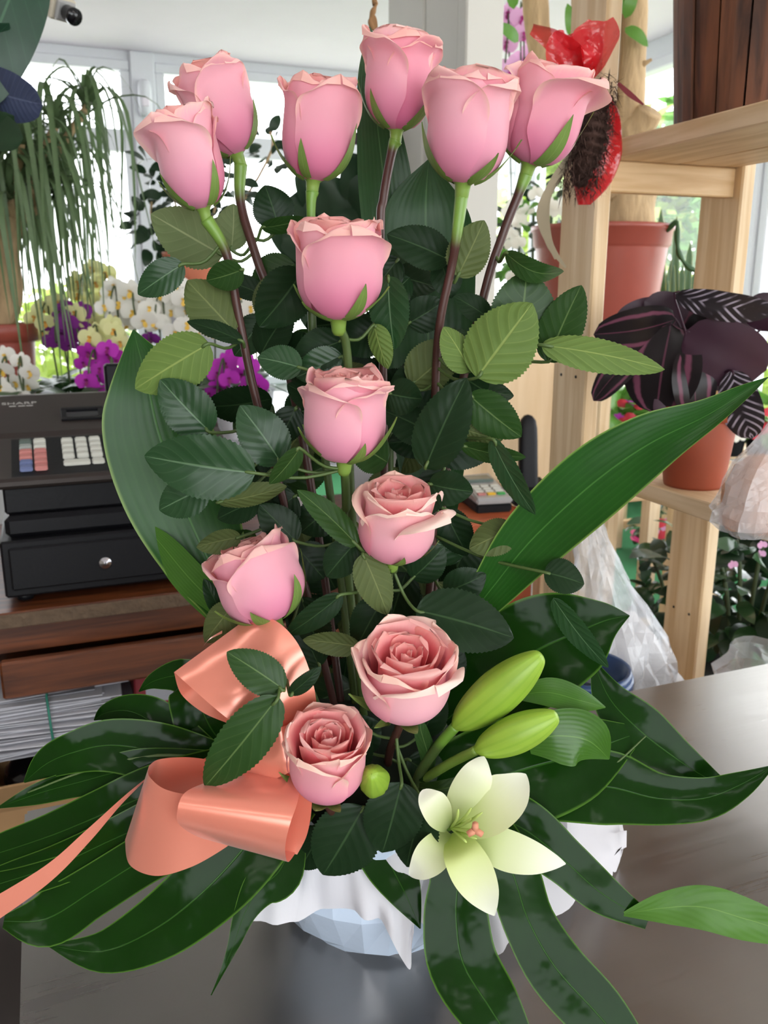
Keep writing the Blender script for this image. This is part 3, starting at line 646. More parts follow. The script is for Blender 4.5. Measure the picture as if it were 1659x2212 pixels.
def monstera(label, lobes, mid, stem_pts, seed):
    o = thing('monstera_leaf', label, 'leaf', P(*stem_pts[0]))
    V, Fc, U = [], [], []; MI = []
    for k, (pts, ws, roll, *opt) in enumerate(lobes):
        rows = strap_rows(pts, ws, roll=roll, cup=opt[0] if opt else .10, nu=8, nv=30, wav=.10, seed=seed+k)
        off = len(V); V += [p for r in rows for p in r]; Fc += grid_faces(8, 30, off=off)
        U += [(i/8, j/30) for j in range(31) for i in range(9)]; MI += [1 if len(opt) > 1 else 0]*240
    add('blade', V, Fc, None, o, uvs=U, mats=[M['monstera'], M['monstera_under']], midx=MI)
    tube('midrib', cat([P(*q) for q in mid], 24), [.0026*(1-j/30) for j in range(25)], M['stalk'], o)
    tube('stalk', cat([P(*q) for q in stem_pts], 12), .0032, M['stalk'], o)
    return o
Y1 = .60
monstera('large glossy split monstera leaf spreading to the lower left under the ribbon', [
 ([(520, 1650, .63), (460, 1580, .635), (425, 1510, .64), (395, 1462, .645), (335, 1470, .65), (300, 1494, .65)], [120, 150, 130, 84, 40, 2], 0),
 ([(440, 1650, .62), (370, 1600, .625), (320, 1555, .63), (275, 1535, .635), (228, 1540, .64), (203, 1556, .64)], [110, 130, 110, 74, 40, 2], 0),
 ([(480, 1650, .615), (350, 1625, .61), (240, 1610, .605), (160, 1625, .60), (100, 1650, .60), (52, 1690, .60)], [90, 130, 120, 96, 70, 4], 0),
 ([(470, 1660, .61), (300, 1660, .60), (170, 1690, .595), (80, 1715, .59), (-5, 1745, .585)], [80, 90, 66, 50, 4], 0),
 ([(500, 1665, .60), (340, 1710, .59), (220, 1760, .58), (110, 1805, .575), (-20, 1848, .57), (-120, 1875, .566)], [120, 130, 120, 104, 80, 3], 0),
 ([(510, 1680, .59), (360, 1760, .58), (240, 1815, .57), (120, 1870, .565), (-10, 1912, .56), (-105, 1940, .556)], [100, 110, 96, 96, 78, 3], 0),
 ([(560, 1700, .595), (430, 1790, .572), (320, 1850, .56), (200, 1925, .555), (100, 1985, .55), (8, 1990, .545)], [120, 130, 120, 124, 130, 30], 0),
 ([(620, 1710, .60), (520, 1840, .57), (430, 1935, .555), (330, 2010, .545), (220, 2055, .54), (105, 2042, .54)], [170, 190, 176, 150, 96, 6], 0)],
 [(640, 1640, .60), (500, 1645, .61), (340, 1632, .607), (200, 1660, .597), (60, 1712, .586)], [(640, 1640, .60), (720, 1720, .64), (800, 1830, .69)], 1.0)
monstera('large glossy split monstera leaf spreading to the lower right under the lily', [
 ([(900, 1760, .60), (1020, 1700, .60), (1140, 1660, .605), (1250, 1630, .61), (1360, 1590, .62)], [170, 240, 250, 200, 60], 0, .05),
 ([(1280, 1425, .66), (1318, 1510, .645), (1385, 1580, .63), (1470, 1645, .62), (1545, 1690, .615), (1592, 1708, .61)], [6, 84, 124, 90, 44, 6], -8),
 ([(1180, 1700, .60), (1310, 1700, .60), (1420, 1725, .595), (1520, 1725, .59), (1600, 1695, .59), (1670, 1655, .59)], [150, 170, 120, 96, 60, 6], 0),
 ([(1020, 1740, .585), (1130, 1790, .575), (1220, 1860, .565), (1300, 1930, .56), (1400, 1990, .555)], [150, 140, 112, 96, 40], 0),
 ([(1340, 1976, .556), (1430, 1962, .55), (1520, 1960, .545), (1610, 1985, .54), (1700, 2012, .535), (1790, 2030, .53)], [4, 70, 104, 100, 64, 3], 10, .1, 1),
 ([(1020, 1760, .575), (1100, 1870, .56), (1140, 1985, .55), (1200, 2090, .535), (1290, 2190, .52), (1370, 2285, .507), (1430, 2370, .498)], [130, 130, 130, 150, 150, 100, 3], 0),
 ([(940, 1760, .58), (985, 1880, .565), (985, 1980, .55), (1000, 2080, .535), (1060, 2180, .515), (1125, 2280, .50), (1180, 2360, .492)], [120, 130, 160, 176, 160, 96, 3], 0),
 ([(800, 1760, .60), (835, 1850, .585), (875, 1930, .57), (908, 2006, .56)], [130, 130, 84, 3], 0)],
 [(900, 1740, .595), (1050, 1725, .597), (1180, 1705, .598), (1300, 1670, .605), (1395, 1590, .615)], [(900, 1740, .595), (850, 1800, .65), (830, 1840, .69)], 5.0)
strap_leaf('philodendron_leaf', 'dark glossy pointed leaf above the lily buds, in front of the plastic bag', 'leaf',
  [(960, 1560, .66), (1060, 1470, .65), (1160, 1405, .645), (1250, 1365, .645), (1310, 1340, .645), (1360, 1330, .645)], [120, 220, 240, 190, 90, 2], 'monstera', roll=0, cup=.12, nu=10, stem=[(960, 1560, .66), (880, 1720, .68), (830, 1840, PB)])

# ------------------------------------------------------------------ lily
ly = thing('lily', 'pale green-white lily with one open flower and three green buds', 'lily', P(900, 1760, .60))
yl = .535
def lpetal(pts, ws, roll=0, cup=-.25):
    return surf('petal', strap_rows(pts, ws, roll=roll, cup=cup, nu=12, nv=30, tip=.10), M['lily'], ly)
lpetal([(976, 1784, yl+.03), (990, 1752, yl+.014), (1012, 1712, yl+.004), (1034, 1668, yl+.002), (1046, 1634, yl+.012)], [20, 66, 88, 72, 14], 14, -.18)
lpetal([(978, 1790, yl+.03), (1015, 1770, yl+.008), (1060, 1745, yl-.004), (1104, 1710, yl-.004), (1136, 1672, yl+.002)], [24, 90, 124, 104, 18], -14, .18)
lpetal([(985, 1798, yl+.03), (1050, 1818, yl+.010), (1100, 1838, yl+.002), (1160, 1855, yl), (1222, 1866, yl+.006)], [22, 80, 96, 72, 8], 8, .15)
lpetal([(976, 1800, yl+.03), (996, 1840, yl-.006), (1020, 1885, yl-.014), (1046, 1932, yl-.014), (1068, 1978, yl-.006)], [28, 88, 104, 76, 8], 0, .22)
lpetal([(970, 1798, yl+.03), (952, 1824, yl+.010), (932, 1850, yl+.004), (908, 1874, yl+.002), (884, 1890, yl+.006)], [22, 70, 84, 62, 12], 0, .2)
lpetal([(968, 1790, yl+.03), (958, 1774, yl+.008), (946, 1754, yl), (930, 1730, yl-.002), (913, 1706, yl+.006)], [22, 52, 72, 66, 18], 14, .2)
for (x, y) in ((1018, 1745), (1042, 1755), (1008, 1820), (1030, 1812), (990, 1748), (1018, 1768)):
    tube('stamen', cat([P(974, 1788, yl+.03), P((974+x)/2+4, (1788+y)/2+3, yl-.004), P(x, y, yl-.012)], 10), [.0011]*9+[.0008, .0004], M['filament'], ly, 6)
pis = tube('pistil', cat([P(974, 1788, yl+.03), P(1000, 1793, yl-.004), P(1026, 1794, yl-.018)], 10), .0015, M['filament'], ly, 6)
vv_, ff_ = [], []
for k in range(3):
    a = math.pi/2+k*2.094; c = P(1026, 1793, yl-.019)
    vv2, f2 = tube_geo([c, c+Vector((math.cos(a)*.0058, -.001, math.sin(a)*.0058))], [.0026, .0022], 8, len(vv_)); vv_ += vv2; ff_ += f2
add('stigma', vv_, ff_, M['stigma'], pis)
def lbud(b, t_, wd, y0, y1, label=None):
    base, tip = P(b[0], b[1], y0), P(t_[0], t_[1], y1); A = tip-base; ln = A.length; fr = frame_at(base, A); s = px(b[0], b[1], y0)
    prof = [(.12, 0), (.30, .03), (.62, .12), (.86, .26), (.99, .42), (1.0, .55), (.90, .70), (.72, .83), (.50, .93), (.30, .985), (.02, 1.0)]
    vs = []; n = 36; nv = 30; pr = cat([Vector((r, z, 0)) for r, z in prof], nv); uv = []
    for j, q in enumerate(pr):
        for i in range(n):
            a = 2*math.pi*i/n+.6; g = .10*abs(math.cos(1.5*a))**.5+.9+.035*math.cos(6*a)
            if abs(math.cos(1.5*a)) < .12: g -= .05
            vs.append(fr @ Vector((q.x*wd*s/2*g*math.cos(a), q.x*wd*s/2*g*math.sin(a), q.y*ln))); uv.append((i/n, q.y))
    return add('bud', vs, grid_faces(n, nv, True), M['lily_bud'], ly, uvs=uv, label=label)
lbud((980, 1572), (1170, 1414), 94, .575, .56); lbud((1026, 1622), (1205, 1545), 82, .555, .545)
lbud((812, 1700), (803, 1672), 66, .575, .530, 'stubby bud seen end on')
tube('stem', cat([P(985, 1568, .575), P(940, 1620, .585), P(900, 1690, .60), P(880, 1800, .66)], 20), .0042, M['stem_green'], ly, 10)
tube('stem', cat([P(1030, 1620, .555), P(970, 1650, .57), P(905, 1690, .60)], 16), .0036, M['hip'], ly, 10)
tube('stem', cat([P(970, 1790, yl+.033), P(930, 1740, .59), P(900, 1700, .60)], 12), .0036, M['stem_green'], ly, 10)
tube('stem', cat([P(810, 1695, .575), P(850, 1715, .60), P(890, 1720, .61)], 12), .003, M['stem_green'], ly, 8)
def lleaf(pts, ws, m='lily_leaf', **kw): return surf('leaf', strap_rows(pts, ws, nu=8, nv=24, **kw), M[m], ly)
lleaf([(1100, 1505, .60), (1180, 1495, .595), (1250, 1512, .59), (1308, 1528, .59)], [8, 66, 58, 3], roll=-15, cup=.15)
lleaf([(1140, 1600, .58), (1205, 1590, .575), (1270, 1600, .575), (1316, 1640, .58)], [60, 124, 120, 3], roll=10, cup=.12)
lleaf([(912, 1690, .59), (925, 1640, .588), (910, 1580, .585), (905, 1545, .585)], [16, 36, 34, 2], m='leaf')
lleaf([(905, 1700, .585), (950, 1705, .575), (1000, 1690, .575), (1010, 1660, .575)], [20, 40, 34, 2], m='leaf')

# ------------------------------------------------------------------ ribbon bow
rb = thing('ribbon_bow', 'coral satin ribbon tied in a looped bow at the lower left', 'ribbon', P(610, 1650, .57))
def ruled(name, A, B, parent=rb, n=36, nu=8, bulge=0.0, mat_='satin', wrink=0.0, seed=0, label=None):
    a = cat([P(*q) for q in A], n); b = cat([P(*q) for q in B], n); rows = []
    for j in range(n+1):
        row = []
        for i in range(nu+1):
            t = i/nu; p = a[j].lerp(b[j], t); d = (CAM-p).normalized()
            p = p+d*(bulge*math.sin(math.pi*t)+wrink*noise.noise(p*38+Vector((seed, 0, 0))))
            row.append(p)
        rows.append(row)
    return surf(name, rows, M[mat_], parent, label=label)
# upper loop: front face, underside return
ruled('loop', [(376, 1452, .575), (415, 1487, .562), (470, 1535, .553), (540, 1590, .552), (590, 1630, .560), (625, 1655, .572)],
              [(535, 1335, .60), (590, 1338, .590), (640, 1385, .578), (672, 1460, .572), (684, 1540, .572), (668, 1640, .578)], wrink=.004, nu=16, n=48)
ruled('loop', [(376, 1452, .575), (392, 1500, .585), (440, 1540, .590), (500, 1566, .592), (570, 1600, .592), (630, 1650, .58)],
              [(535, 1335, .60), (545, 1360, .615), (580, 1420, .62), (620, 1500, .615), (650, 1570, .605), (668, 1640, .582)], nu=10)
ruled('ribbon_tail', [(438, 1398, .605), (452, 1382, .605), (480, 1368, .605)], [(442, 1392, .607), (454, 1378, .607), (480, 1362, .607)], nu=3, n=8)
# standing left loop: outer face then the inner return
ruled('loop', [(640, 1668, .570), (560, 1688, .552), (480, 1706, .538), (415, 1716, .532), (355, 1704, .533), (322, 1676, .540), (322, 1654, .553)],
              [(620, 1742, .575), (545, 1790, .555), (470, 1842, .540), (405, 1876, .534), (335, 1892, .534), (280, 1868, .542), (270, 1815, .556)], nu=10, n=54)
ruled('loop', [(322, 1654, .553), (345, 1640, .566), (410, 1636, .574), (490, 1648, .578), (570, 1664, .580), (640, 1660, .582)],
              [(270, 1815, .556), (300, 1800, .572), (380, 1800, .582), (470, 1790, .586), (560, 1760, .586), (630, 1730, .586)], nu=10, n=40)
# front loop, rolled towards the viewer with its mouth to the right
ruled('loop', [(500, 1672, .558), (445, 1690, .540), (400, 1712, .524), (384, 1746, .516), (388, 1782, .520), (440, 1812, .535), (500, 1815, .55)],
              [(652, 1650, .562), (650, 1690, .540), (642, 1735, .520), (626, 1782, .510), (616, 1830, .512), (622, 1862, .528), (640, 1840, .548)], nu=12, n=54)
ruled('loop', [(500, 1815, .55), (490, 1780, .565), (510, 1720, .572), (540, 1640, .575)],
              [(642, 1846, .546), (664, 1800, .548), (674, 1730, .556), (672, 1620, .572)], nu=8, n=30)
ruled('knot', [(520, 1668, .560), (560, 1610, .552), (600, 1575, .552), (640, 1560, .562)],
              [(545, 1700, .556), (600, 1680, .545), (640, 1660, .545), (660, 1640, .558)], wrink=.006, nu=14, n=26, seed=3)
ruled('ribbon_tail', [(332, 1668, .562), (270, 1718, .548), (190, 1790, .535), (95, 1872, .52), (-60, 1965, .50)],
              [(326, 1674, .564), (262, 1738, .550), (192, 1820, .537), (100, 1912, .522), (-60, 2025, .502)], nu=6, n=40)
ruled('ribbon_tail', [(420, 1650, .592), (470, 1626, .590), (540, 1615, .588)], [(400, 1672, .592), (470, 1660, .59), (540, 1660, .588)], nu=6, n=16)

# ------------------------------------------------------------------ wrapped pot
pc = Vector((P(815, 1975, .69).x, .690, .90))
pot = thing('wrapped_pot', 'flower pot wrapped in pale blue plastic and flared white tissue paper', 'pot', pc)
lathe('bowl', [(0.0, .002), (.076, .0), (.084, .008), (.097, .05), (.104, .10), (.110, .135), (.104, .137), (.098, .12), (.0, .118)], M['cello'], pot, 26, smooth=False,
      wob=lambda a, j: .10*noise.noise(Vector((math.cos(a)*2.5, math.sin(a)*2.5, j*.9)))+.05*noise.noise(Vector((math.cos(a)*6, math.sin(a)*6, j*1.7))))
lathe('flower_foam', [(0, .12), (.09, .12), (.085, .17), (.06, .19), (0, .19)], M['foam'], pot, 24)
rim = [(486, 1925, .62), (505, 1950, .60), (545, 1985, .585), (600, 1996, .58), (645, 1990, .585), (700, 1965, .59), (760, 1965, .585), (800, 1985, .575), (835, 2010, .57), (868, 2072, .562), (888, 2088, .558), (893, 2020, .565),
       (905, 1990, .575), (960, 2040, .59), (1030, 2062, .60), (1090, 2056, .60), (1130, 2010, .62), (1180, 1985, .64), (1255, 1935, .68), (1318, 1880, .72), (1352, 1800, .745), (1336, 1750, .77), (1290, 1716, .80), (1200, 1690, .84)]
def inner(a, r, z): return Vector((pc.x+r*math.cos(a), pc.y+r*math.sin(a), z))
ang = [math.radians(lerp(-165, 60, k/(len(rim)-1))) for k in range(len(rim))]
nn = 120; outer = cat([P(*q) for q in rim], nn); rows = []
for j in range(nn+1):
    a = math.radians(lerp(-165, 60, j/nn)); i0 = inner(a, .100+.005*math.sin(a*9), 1.035); row = []
    for i in range(13):
        t = i/12; p = i0.lerp(outer[j], t)
        p.z += .014*math.sin(math.pi*t)+.010*noise.noise(Vector((a*4.5, t*2.2, 0)))*t*(1-t)*4; p += Vector((math.cos(a), math.sin(a), 0))*(.012*noise.noise(Vector((a*6, t*3, 5)))*t)
        row.append(p)
    rows.append(row)
surf('tissue_paper', rows, M['tissue'], pot)
sheet = [[P(lerp(a_[0], b_[0], i/8), lerp(a_[1], b_[1], i/8), lerp(a_[2], b_[2], i/8))+Vector((0, .006*noise.noise(Vector((i*.6, j*.6, 9))), .006*noise.noise(Vector((i*.5, j*.7, 3))))) for i in range(9)]
         for j, (a_, b_) in enumerate([((1225, 1770, .66), (1290, 1712, .74)), ((1225, 1795, .66), (1332, 1735, .74)), ((1225, 1830, .66), (1338, 1790, .74)), ((1230, 1850, .66), (1354, 1796, .735)), ((1240, 1870, .66), (1352, 1825, .735)), ((1260, 1885, .66), (1347, 1830, .73)), ((1290, 1895, .66), (1340, 1865, .73)), ((1310, 1900, .66), (1330, 1880, .72))])]
surf('tissue_paper', sheet, M['tissue'], pot)
sheet = [[P(lerp(965, 1010, i/6), lerp(1440, 1450, i/6)+j*14, .70)+Vector((0, .004*math.sin(i+j), 0)) for i in range(7)] for j in range(8)]
surf('tissue_paper', sheet, M['tissue'], pot)
# =================================================================== behind the arrangement
def gxy(p): return (CT*p.x+ST*p.y, -ST*p.x+CT*p.y)
def gthing(name, label, cat_, gx, gy, z, group=None, rot=0.0): return thing(name, label, cat_, G(gx, gy, z), TH+rot, group)
def leafmesh(name, m, L=1.0, Wd=.5, fold=.2, bend=.12, droop=.1, nu=4, nv=8, a=.5, b=.7):
    rows = leaf_rows(Vector((0, 0, 0)), Vector((L, 0, 0)), Wd, Vector((0, 0, 1)), fold, bend, 0.0, nu, nv, a, b, .02, 1.0, droop)
    me = bpy.data.meshes.new(name); me.from_pydata([tuple(p) for r in rows for p in r], [], grid_faces(nu, nv)); me.materials.append(m)
    ul = me.uv_layers.new(name='UVMap'); uv = [(i/nu, j/nv) for j in range(nv+1) for i in range(nu+1)]
    for lp in me.loops: ul.data[lp.index].uv = uv[lp.vertex_index]
    me.polygons.foreach_set('use_smooth', [True]*len(me.polygons)); return me
def place(name, me, parent, p, d, up, s, sy=None):       # local X along d, Z towards up, uniform scale
    d = d.normalized(); up = (up-d*up.dot(d)); up = up.normalized() if up.length > 1e-6 else Vector((0, 0, 1)); yv = up.cross(d)
    m4 = Matrix.Identity(4)
    for i in range(3): m4[i][0], m4[i][1], m4[i][2], m4[i][3] = d[i]*s, yv[i]*(sy or s), up[i]*s, p[i]
    m4 = MW[parent.name].inverted() @ m4
    o = link(name, me, parent, None, m4); return o
def clump(parent, c, rad, n, mes, size, rnd, face=.5, name='leaf', out=.7):
    for k in range(n):
        v = Vector((rnd.gauss(0, 1), rnd.gauss(0, 1), rnd.gauss(0, 1))).normalized()*rnd.uniform(.35, 1)**.5
        p = Vector((c.x+v.x*rad[0], c.y+v.y*rad[1], c.z+v.z*rad[2]))
        d = Vector((v.x, v.y, v.z*.6))*out+Vector((rnd.uniform(-1, 1), rnd.uniform(-1, 1), rnd.uniform(-.7, .5)))*.6
        up = Vector((0, 0, 1))*(1-face)+(CAM-p).normalized()*face+Vector((rnd.uniform(-.5, .5), rnd.uniform(-.5, .5), rnd.uniform(-.3, .3)))
        place(name, rnd.choice(mes), parent, p, d, up, size*rnd.uniform(.7, 1.25))
def flower_pot(parent, c, r, h, m, rim=.012, ribs=False, soil=True):
    lathe('pot', [(0, .001), (r*.74, 0), (r*.76, .004), (r*.95, h*.82), (r*.95, h*.84), (r*1.04, h*.845), (r*1.06, h*.99), (r*1.03, h), (r*.95, h*.985), (r*.93, h*.88), (0, h*.87)], m, parent, 40, c)
    if soil: lathe('soil', [(0, h*.89), (r*.5, h*.90), (r*.925, h*.885)], M['soil'], parent, 24, c)

# ------------------------------------------------------------------ sales counter with the cash register
CZ = .93; CY = 1.474
ct = gthing('sales_counter', 'brown wooden sales counter with a worn front edge', 'counter', 0, 0, 0)
box('counter_top', -1.1, .80, CY, CY+.62, CZ-.022, CZ, M['brownwood'], ct, .003)
box('edge_band', -1.1, .80, CY-.004, CY-.0005, CZ-.026, CZ-.002, M['worn_edge'], ct, .001)
box('apron', -1.1, .80, CY+.012, CY+.03, CZ-.075, CZ-.027, M['brownwood'], ct)
box('end_panel', -1.12, -1.1, CY+.01, CY+.6, 0, CZ-.03, M['brownwood'], ct)
box('end_panel', .80, .82, CY, CY+.6, 0, CZ, M['brownwood'], ct)
box('back_panel', -1.1, .80, CY+.58, CY+.6, .05, CZ-.03, M['brownwood'], ct)
dr = box('drawer_front', -.115, .80, CY-.035, CY-.015, .79, .856, M['brownwood'], ct, .004)
box('drawer_bottom', -.115, .80, CY-.015, CY+.4, .79, .80, M['brownwood'], ct)
box('shelf_board', -1.1, .80, CY+.02, CY+.58, .655, .672, M['brownwood'], ct, .002)
box('shelf_board', -1.1, .80, CY-.02, CY+.58, .43, .45, M['brownwood'], ct, .002)
c2 = gthing('side_counter', 'reddish wooden counter holding the card terminal and phone', 'counter', 0, 0, 0)
box('counter_top', .84, 1.06, 1.69, 2.02, CZ-.025, CZ, M['redwood'], c2, .003)
box('front_panel', .845, 1.05, 1.70, 1.72, .03, CZ-.026, M['redwood'], c2)
box('side_panel', 1.03, 1.05, 1.721, 2.01, .03, CZ-.026, M['redwood'], c2)

RGX, RGY = -.098, 1.513
rg = gthing('cash_register', 'black electronic cash register with coloured keys on the counter', 'cash register', RGX, RGY, CZ)
W_ = .40
for x in (.03, W_-.03):
    for y in (.03, .35): lathe('foot', [(0, 0), (.014, 0), (.014, .012), (0, .012)], M['black_plastic'], rg, 12, (x, y, 0))
dw = box('cash_drawer', 0, W_, 0, .40, .012, .112, M['black_plastic'], rg, .004)
box('drawer_face', .012, W_-.012, -.006, .001, .026, .100, M['black_plastic'], dw, .003)
lk = lathe('lock', [(0, .006), (.004, .006), (.0045, .004), (.0095, .004), (.011, .002), (.011, -.006)], M['chrome'], dw, 20, (0, 0, 0))
lk.matrix_local = Matrix.Translation((.165, -.0085, .060)) @ Matrix.Rotation(math.pi/2, 4, 'X')
box('keyhole', .164, .166, -.0156, -.014, .057, .063, M['black_plastic'], dw)
box('base_housing', .010, W_-.010, .016, .38, .1125, .150, M['black_plastic'], rg, .008)
box('base_housing', .012, W_-.012, .032, .375, .1505, .1975, M['black_plastic'], rg, .004)
prof = [(.006, .200), (.0, .206), (.0, .213), (.006, .218), (.155, .262), (.165, .270), (.30, .322), (.32, .322), (.36, .30), (.38, .198), (.03, .198)]
V = [Vector((x, y, z)) for x in (-.004, W_+.004) for y, z in prof]; n_ = len(prof)
Fc = [(i, (i+1) % n_, n_+(i+1) % n_, n_+i) for i in range(n_)]+[tuple(range(n_))[::-1], tuple(range(n_, 2*n_))]
add('top_housing', V, Fc, M['graphite'], rg, False, smooth=False)
ks = math.atan2(.262-.218, .155-.006)
def onslope(x, y, lift=0.0):
    return Vector((x, y, .218+(y-.006)*math.tan(ks)+lift))
def key(x0, x1, y0, y1, m, nm='key', h=.006):
    v, f = box_geo(x0, x1, y0, y1, 0, h, .0018, 2)
    o_ = add(nm, [Vector((p.x, p.y, .218+(p.y-.006)*math.tan(ks)+p.z)) for p in v], f, M[m], rg, False, smooth=False); return o_
kb = box_geo(.03, W_-.02, .010, .148, -.002, .0006)
add('key_bed', [Vector((p.x, p.y, .218+(p.y-.006)*math.tan(ks)+p.z)) for p in kb[0]], kb[1], M['black_plastic'], rg, False, smooth=False)
colsA = [['key_dark', 'key_grey', 'key_red', 'key_red', 'key_blue', 'key_blue'], ['key_white', 'key_white', 'key_red', 'key_red', 'key_red', 'key_red']]
for ci, cl in enumerate(colsA):
    for ri, kname in enumerate(cl):
        y1 = .134-ri*.0195; key(.043+ci*.0235, .043+ci*.0235+.0205, y1-.0135, y1, kname, h=.008)
for ri in range(4):
    for ci in range(3):
        y1 = .134-ri*.0195-.006; key(.113+ci*.0235, .113+ci*.0235+.0195, y1-.0115, y1, 'key_white', h=.009)
key(.113, .157, .134-.084-.0165, .134-.084, 'key_white'); key(.160, .1805, .134-.084-.0165, .134-.084, 'key_white')
for ci in range(6):
    for ri in range(5):
        y1 = .134-ri*.0195; key(.203+ci*.0235, .203+ci*.0235+.0205, y1-.0165, y1, 'key_blue' if ri == 0 else 'key_white')
# paper slot on the sloping top, with its frame
ts = math.atan2(.322-.270, .30-.165)
def ontop(v): return Vector((v.x, .165+v.y*math.cos(ts)-v.z*math.sin(ts), .270+v.y*math.sin(ts)+v.z*math.cos(ts)))
def topbox(nm, x0, x1, y0, y1, z0, z1, m, bev=0):
    v, f = box_geo(x0, x1, y0, y1, z0, z1, bev); return add(nm, [ontop(p) for p in v], f, M[m], rg, False, smooth=False)
topbox('printer_frame', .118, .196, .034, .042, 0, .005, 'black_plastic', .001); topbox('printer_frame', .118, .196, .072, .080, 0, .005, 'black_plastic', .001)
topbox('printer_frame', .118, .128, .042, .072, 0, .005, 'black_plastic', .001); topbox('printer_frame', .186, .196, .042, .072, 0, .005, 'black_plastic', .001)
topbox('printer_slot', .128, .186, .042, .072, -.001, .0012, 'black_gloss')
def text(body, size, m, parent, fn, nm='lettering'):
    cu = bpy.data.curves.new(nm, 'FONT'); cu.body = body; cu.size = size; cu.extrude = .0002
    tmp = bpy.data.objects.new('tmp_text', cu); col.objects.link(tmp); dg = bpy.context.evaluated_depsgraph_get()
    me = bpy.data.meshes.new_from_object(tmp.evaluated_get(dg)); bpy.data.objects.remove(tmp)
    vs = [fn(v.co) for v in me.vertices]; fs = [tuple(p.vertices) for p in me.polygons]
    return add(nm, vs, fs, M[m], parent, False, smooth=False)
text('SHARP', .017, 'print', rg, lambda c: ontop(Vector((.014+c.x*1.25, .108+c.y*.75, .0006+c.z))))
for x0_, x1_ in ((.028, .040), (.044, .056), (.058, .070)): topbox('small_print', x0_, x1_, .0995, .1025, .0004, .0008, 'print')
dp = box('rear_display', .21, .33, .33, .36, .30, .375, M['black_plastic'], rg, .005)

# things on the shelf under the counter
rnd = random.Random(3)
pp = gthing('paper_stack', 'bundle of white papers tied with a green band under the counter', 'papers', -.155, CY+.03, .672)
for k in range(38):
    z = k*.0026; a = rnd.gauss(0, .05)
    v, f = box_geo(-.02+rnd.uniform(-.02, .02), .225+rnd.uniform(-.04, .02), -.03, .15, z, z+.0017, .0004)
    cs, sn = math.cos(a), math.sin(a); ox, oy = rnd.uniform(-.008, .008), rnd.uniform(-.012, .012)
    add('sheet', [Vector((cs*p.x-sn*p.y+ox, sn*p.x+cs*p.y+oy, p.z+.012*noise.noise(Vector((p.x*8, p.y*8, k*.1))))) for p in v], f, M['paper'] if k % 4 else M['paper_grey'], pp, False, smooth=False)
tube('rubber_band', [Vector((.11, -.046, .0)), Vector((.108, -.05, .05)), Vector((.106, -.046, .105)), Vector((.11, .05, .108)), Vector((.112, .16, .105))], .0022, M['green_band'], pp, 6, world=False)
o = tag(box('folder', .10, .19, 0, .2, 0, .105, M['red_card'], thing('ledger_box', 'dark red box file on the shelf under the counter', 'box', G(0, CY+.05, .672), TH), .003), None)
box('label_card', .12, .17, -.001, .0, .03, .07, M['paper_grey'], bpy.data.objects['ledger_box'])
pb = gthing('paper_stack', 'loose grey papers beside the red box file under the counter', 'papers', .22, CY+.04, .672)
for k in range(9): box('sheet', -.01+rnd.uniform(-.01, .01), .16, rnd.uniform(-.02, .02), .14, k*.009, k*.009+.007, M['paper_grey'], pb, .001)
bxo = gthing('cardboard_box', 'open brown cardboard box on the lowest shelf under the counter', 'box', -.17, CY-.01, .45)
for (x0, x1, y0, y1) in ((0, .26, 0, .006), (0, .26, .20, .206), (0, .006, .006, .2), (.254, .26, .006, .2)): box('wall', x0, x1, y0, y1, 0, .12, M['card'], bxo)
box('bottom', 0, .26, 0, .206, 0, .004, M['card'], bxo)
for k_, (x0, x1, an) in enumerate(((0, .26, .9), (0, .26, -1.0))):
    y_ = .0 if k_ == 0 else .206; sgn = -1 if k_ == 0 else 1
    v, f = box_geo(x0, x1, 0, .09, 0, .004)
    add('flap', [Vector((p.x, y_+sgn*p.y*.5-0*p.z, .12+p.y*.8+p.z)) for p in v], f, M['card'], bxo, False, smooth=False)
bowl = gthing('serving_dome', 'dark shiny domed lid resting in the cardboard box', 'dome', -.085, CY+.095, .575)
lathe('dome', [(.0, .045), (.02, .043), (.04, .034), (.052, .018), (.056, 0), (.052, .0), (.038, .028), (0, .04)], M['black_gloss'], bowl, 32)
lathe('knob', [(0, .058), (.008, .056), (.010, .050), (.006, .045), (.006, .041)], M['black_gloss'], bowl, 16)

# card terminal and phone
tp = onz(1068, 1108, CZ); tgx, tgy = gxy(tp)
tm = gthing('card_terminal', 'silver and black card payment terminal with yellow and green keys', 'card terminal', tgx, tgy, CZ, rot=-.15)
def wedge(nm, x0, x1, y0, y1, zf, zb, zlo, m, parent, bev=.004):
    v, f = box_geo(x0, x1, y0, y1, 0, 1, 0)
    bm = bmesh.new(); vs = [bm.verts.new((p.x, p.y, zlo if p.z < .5 else lerp(zf, zb, (p.y-y0)/(y1-y0)))) for p in v]
    for q in f: bm.faces.new([vs[i] for i in q])
    bmesh.ops.bevel(bm, geom=bm.edges[:], offset=bev, segments=2, affect='EDGES'); bm.verts.index_update()
    r = add(nm, [v_.co.copy() for v_ in bm.verts], [tuple(q.index for q in f_.verts) for f_ in bm.faces], M[m], parent, False, smooth=False); bm.free(); return r
wedge('base', -.045, .045, 0, .17, .022, .04, 0, 'black_plastic', tm); wedge('cover', -.046, .046, -.002, .172, .037, .062, .022, 'silver_plastic', tm)
def tz(y): return lerp(.037, .062, (y+.002)/.174)
for r_ in range(4):
    for c_ in range(3):
        kn = 'key_white' if r_ else ('key_red', 'key_yellow', 'key_green')[c_]
        box('key', -.036+c_*.025, -.016+c_*.025, .018+r_*.018, .031+r_*.018, tz(.02+r_*.018)-.001, tz(.031+r_*.018)+.003, M[kn], tm, .001)
box('screen', -.034, .034, .105, .155, tz(.105), tz(.155)+.001, M['screen'], tm, .001)
ph_ = onz(1142, 1085, CZ); pgx, pgy = gxy(ph_)
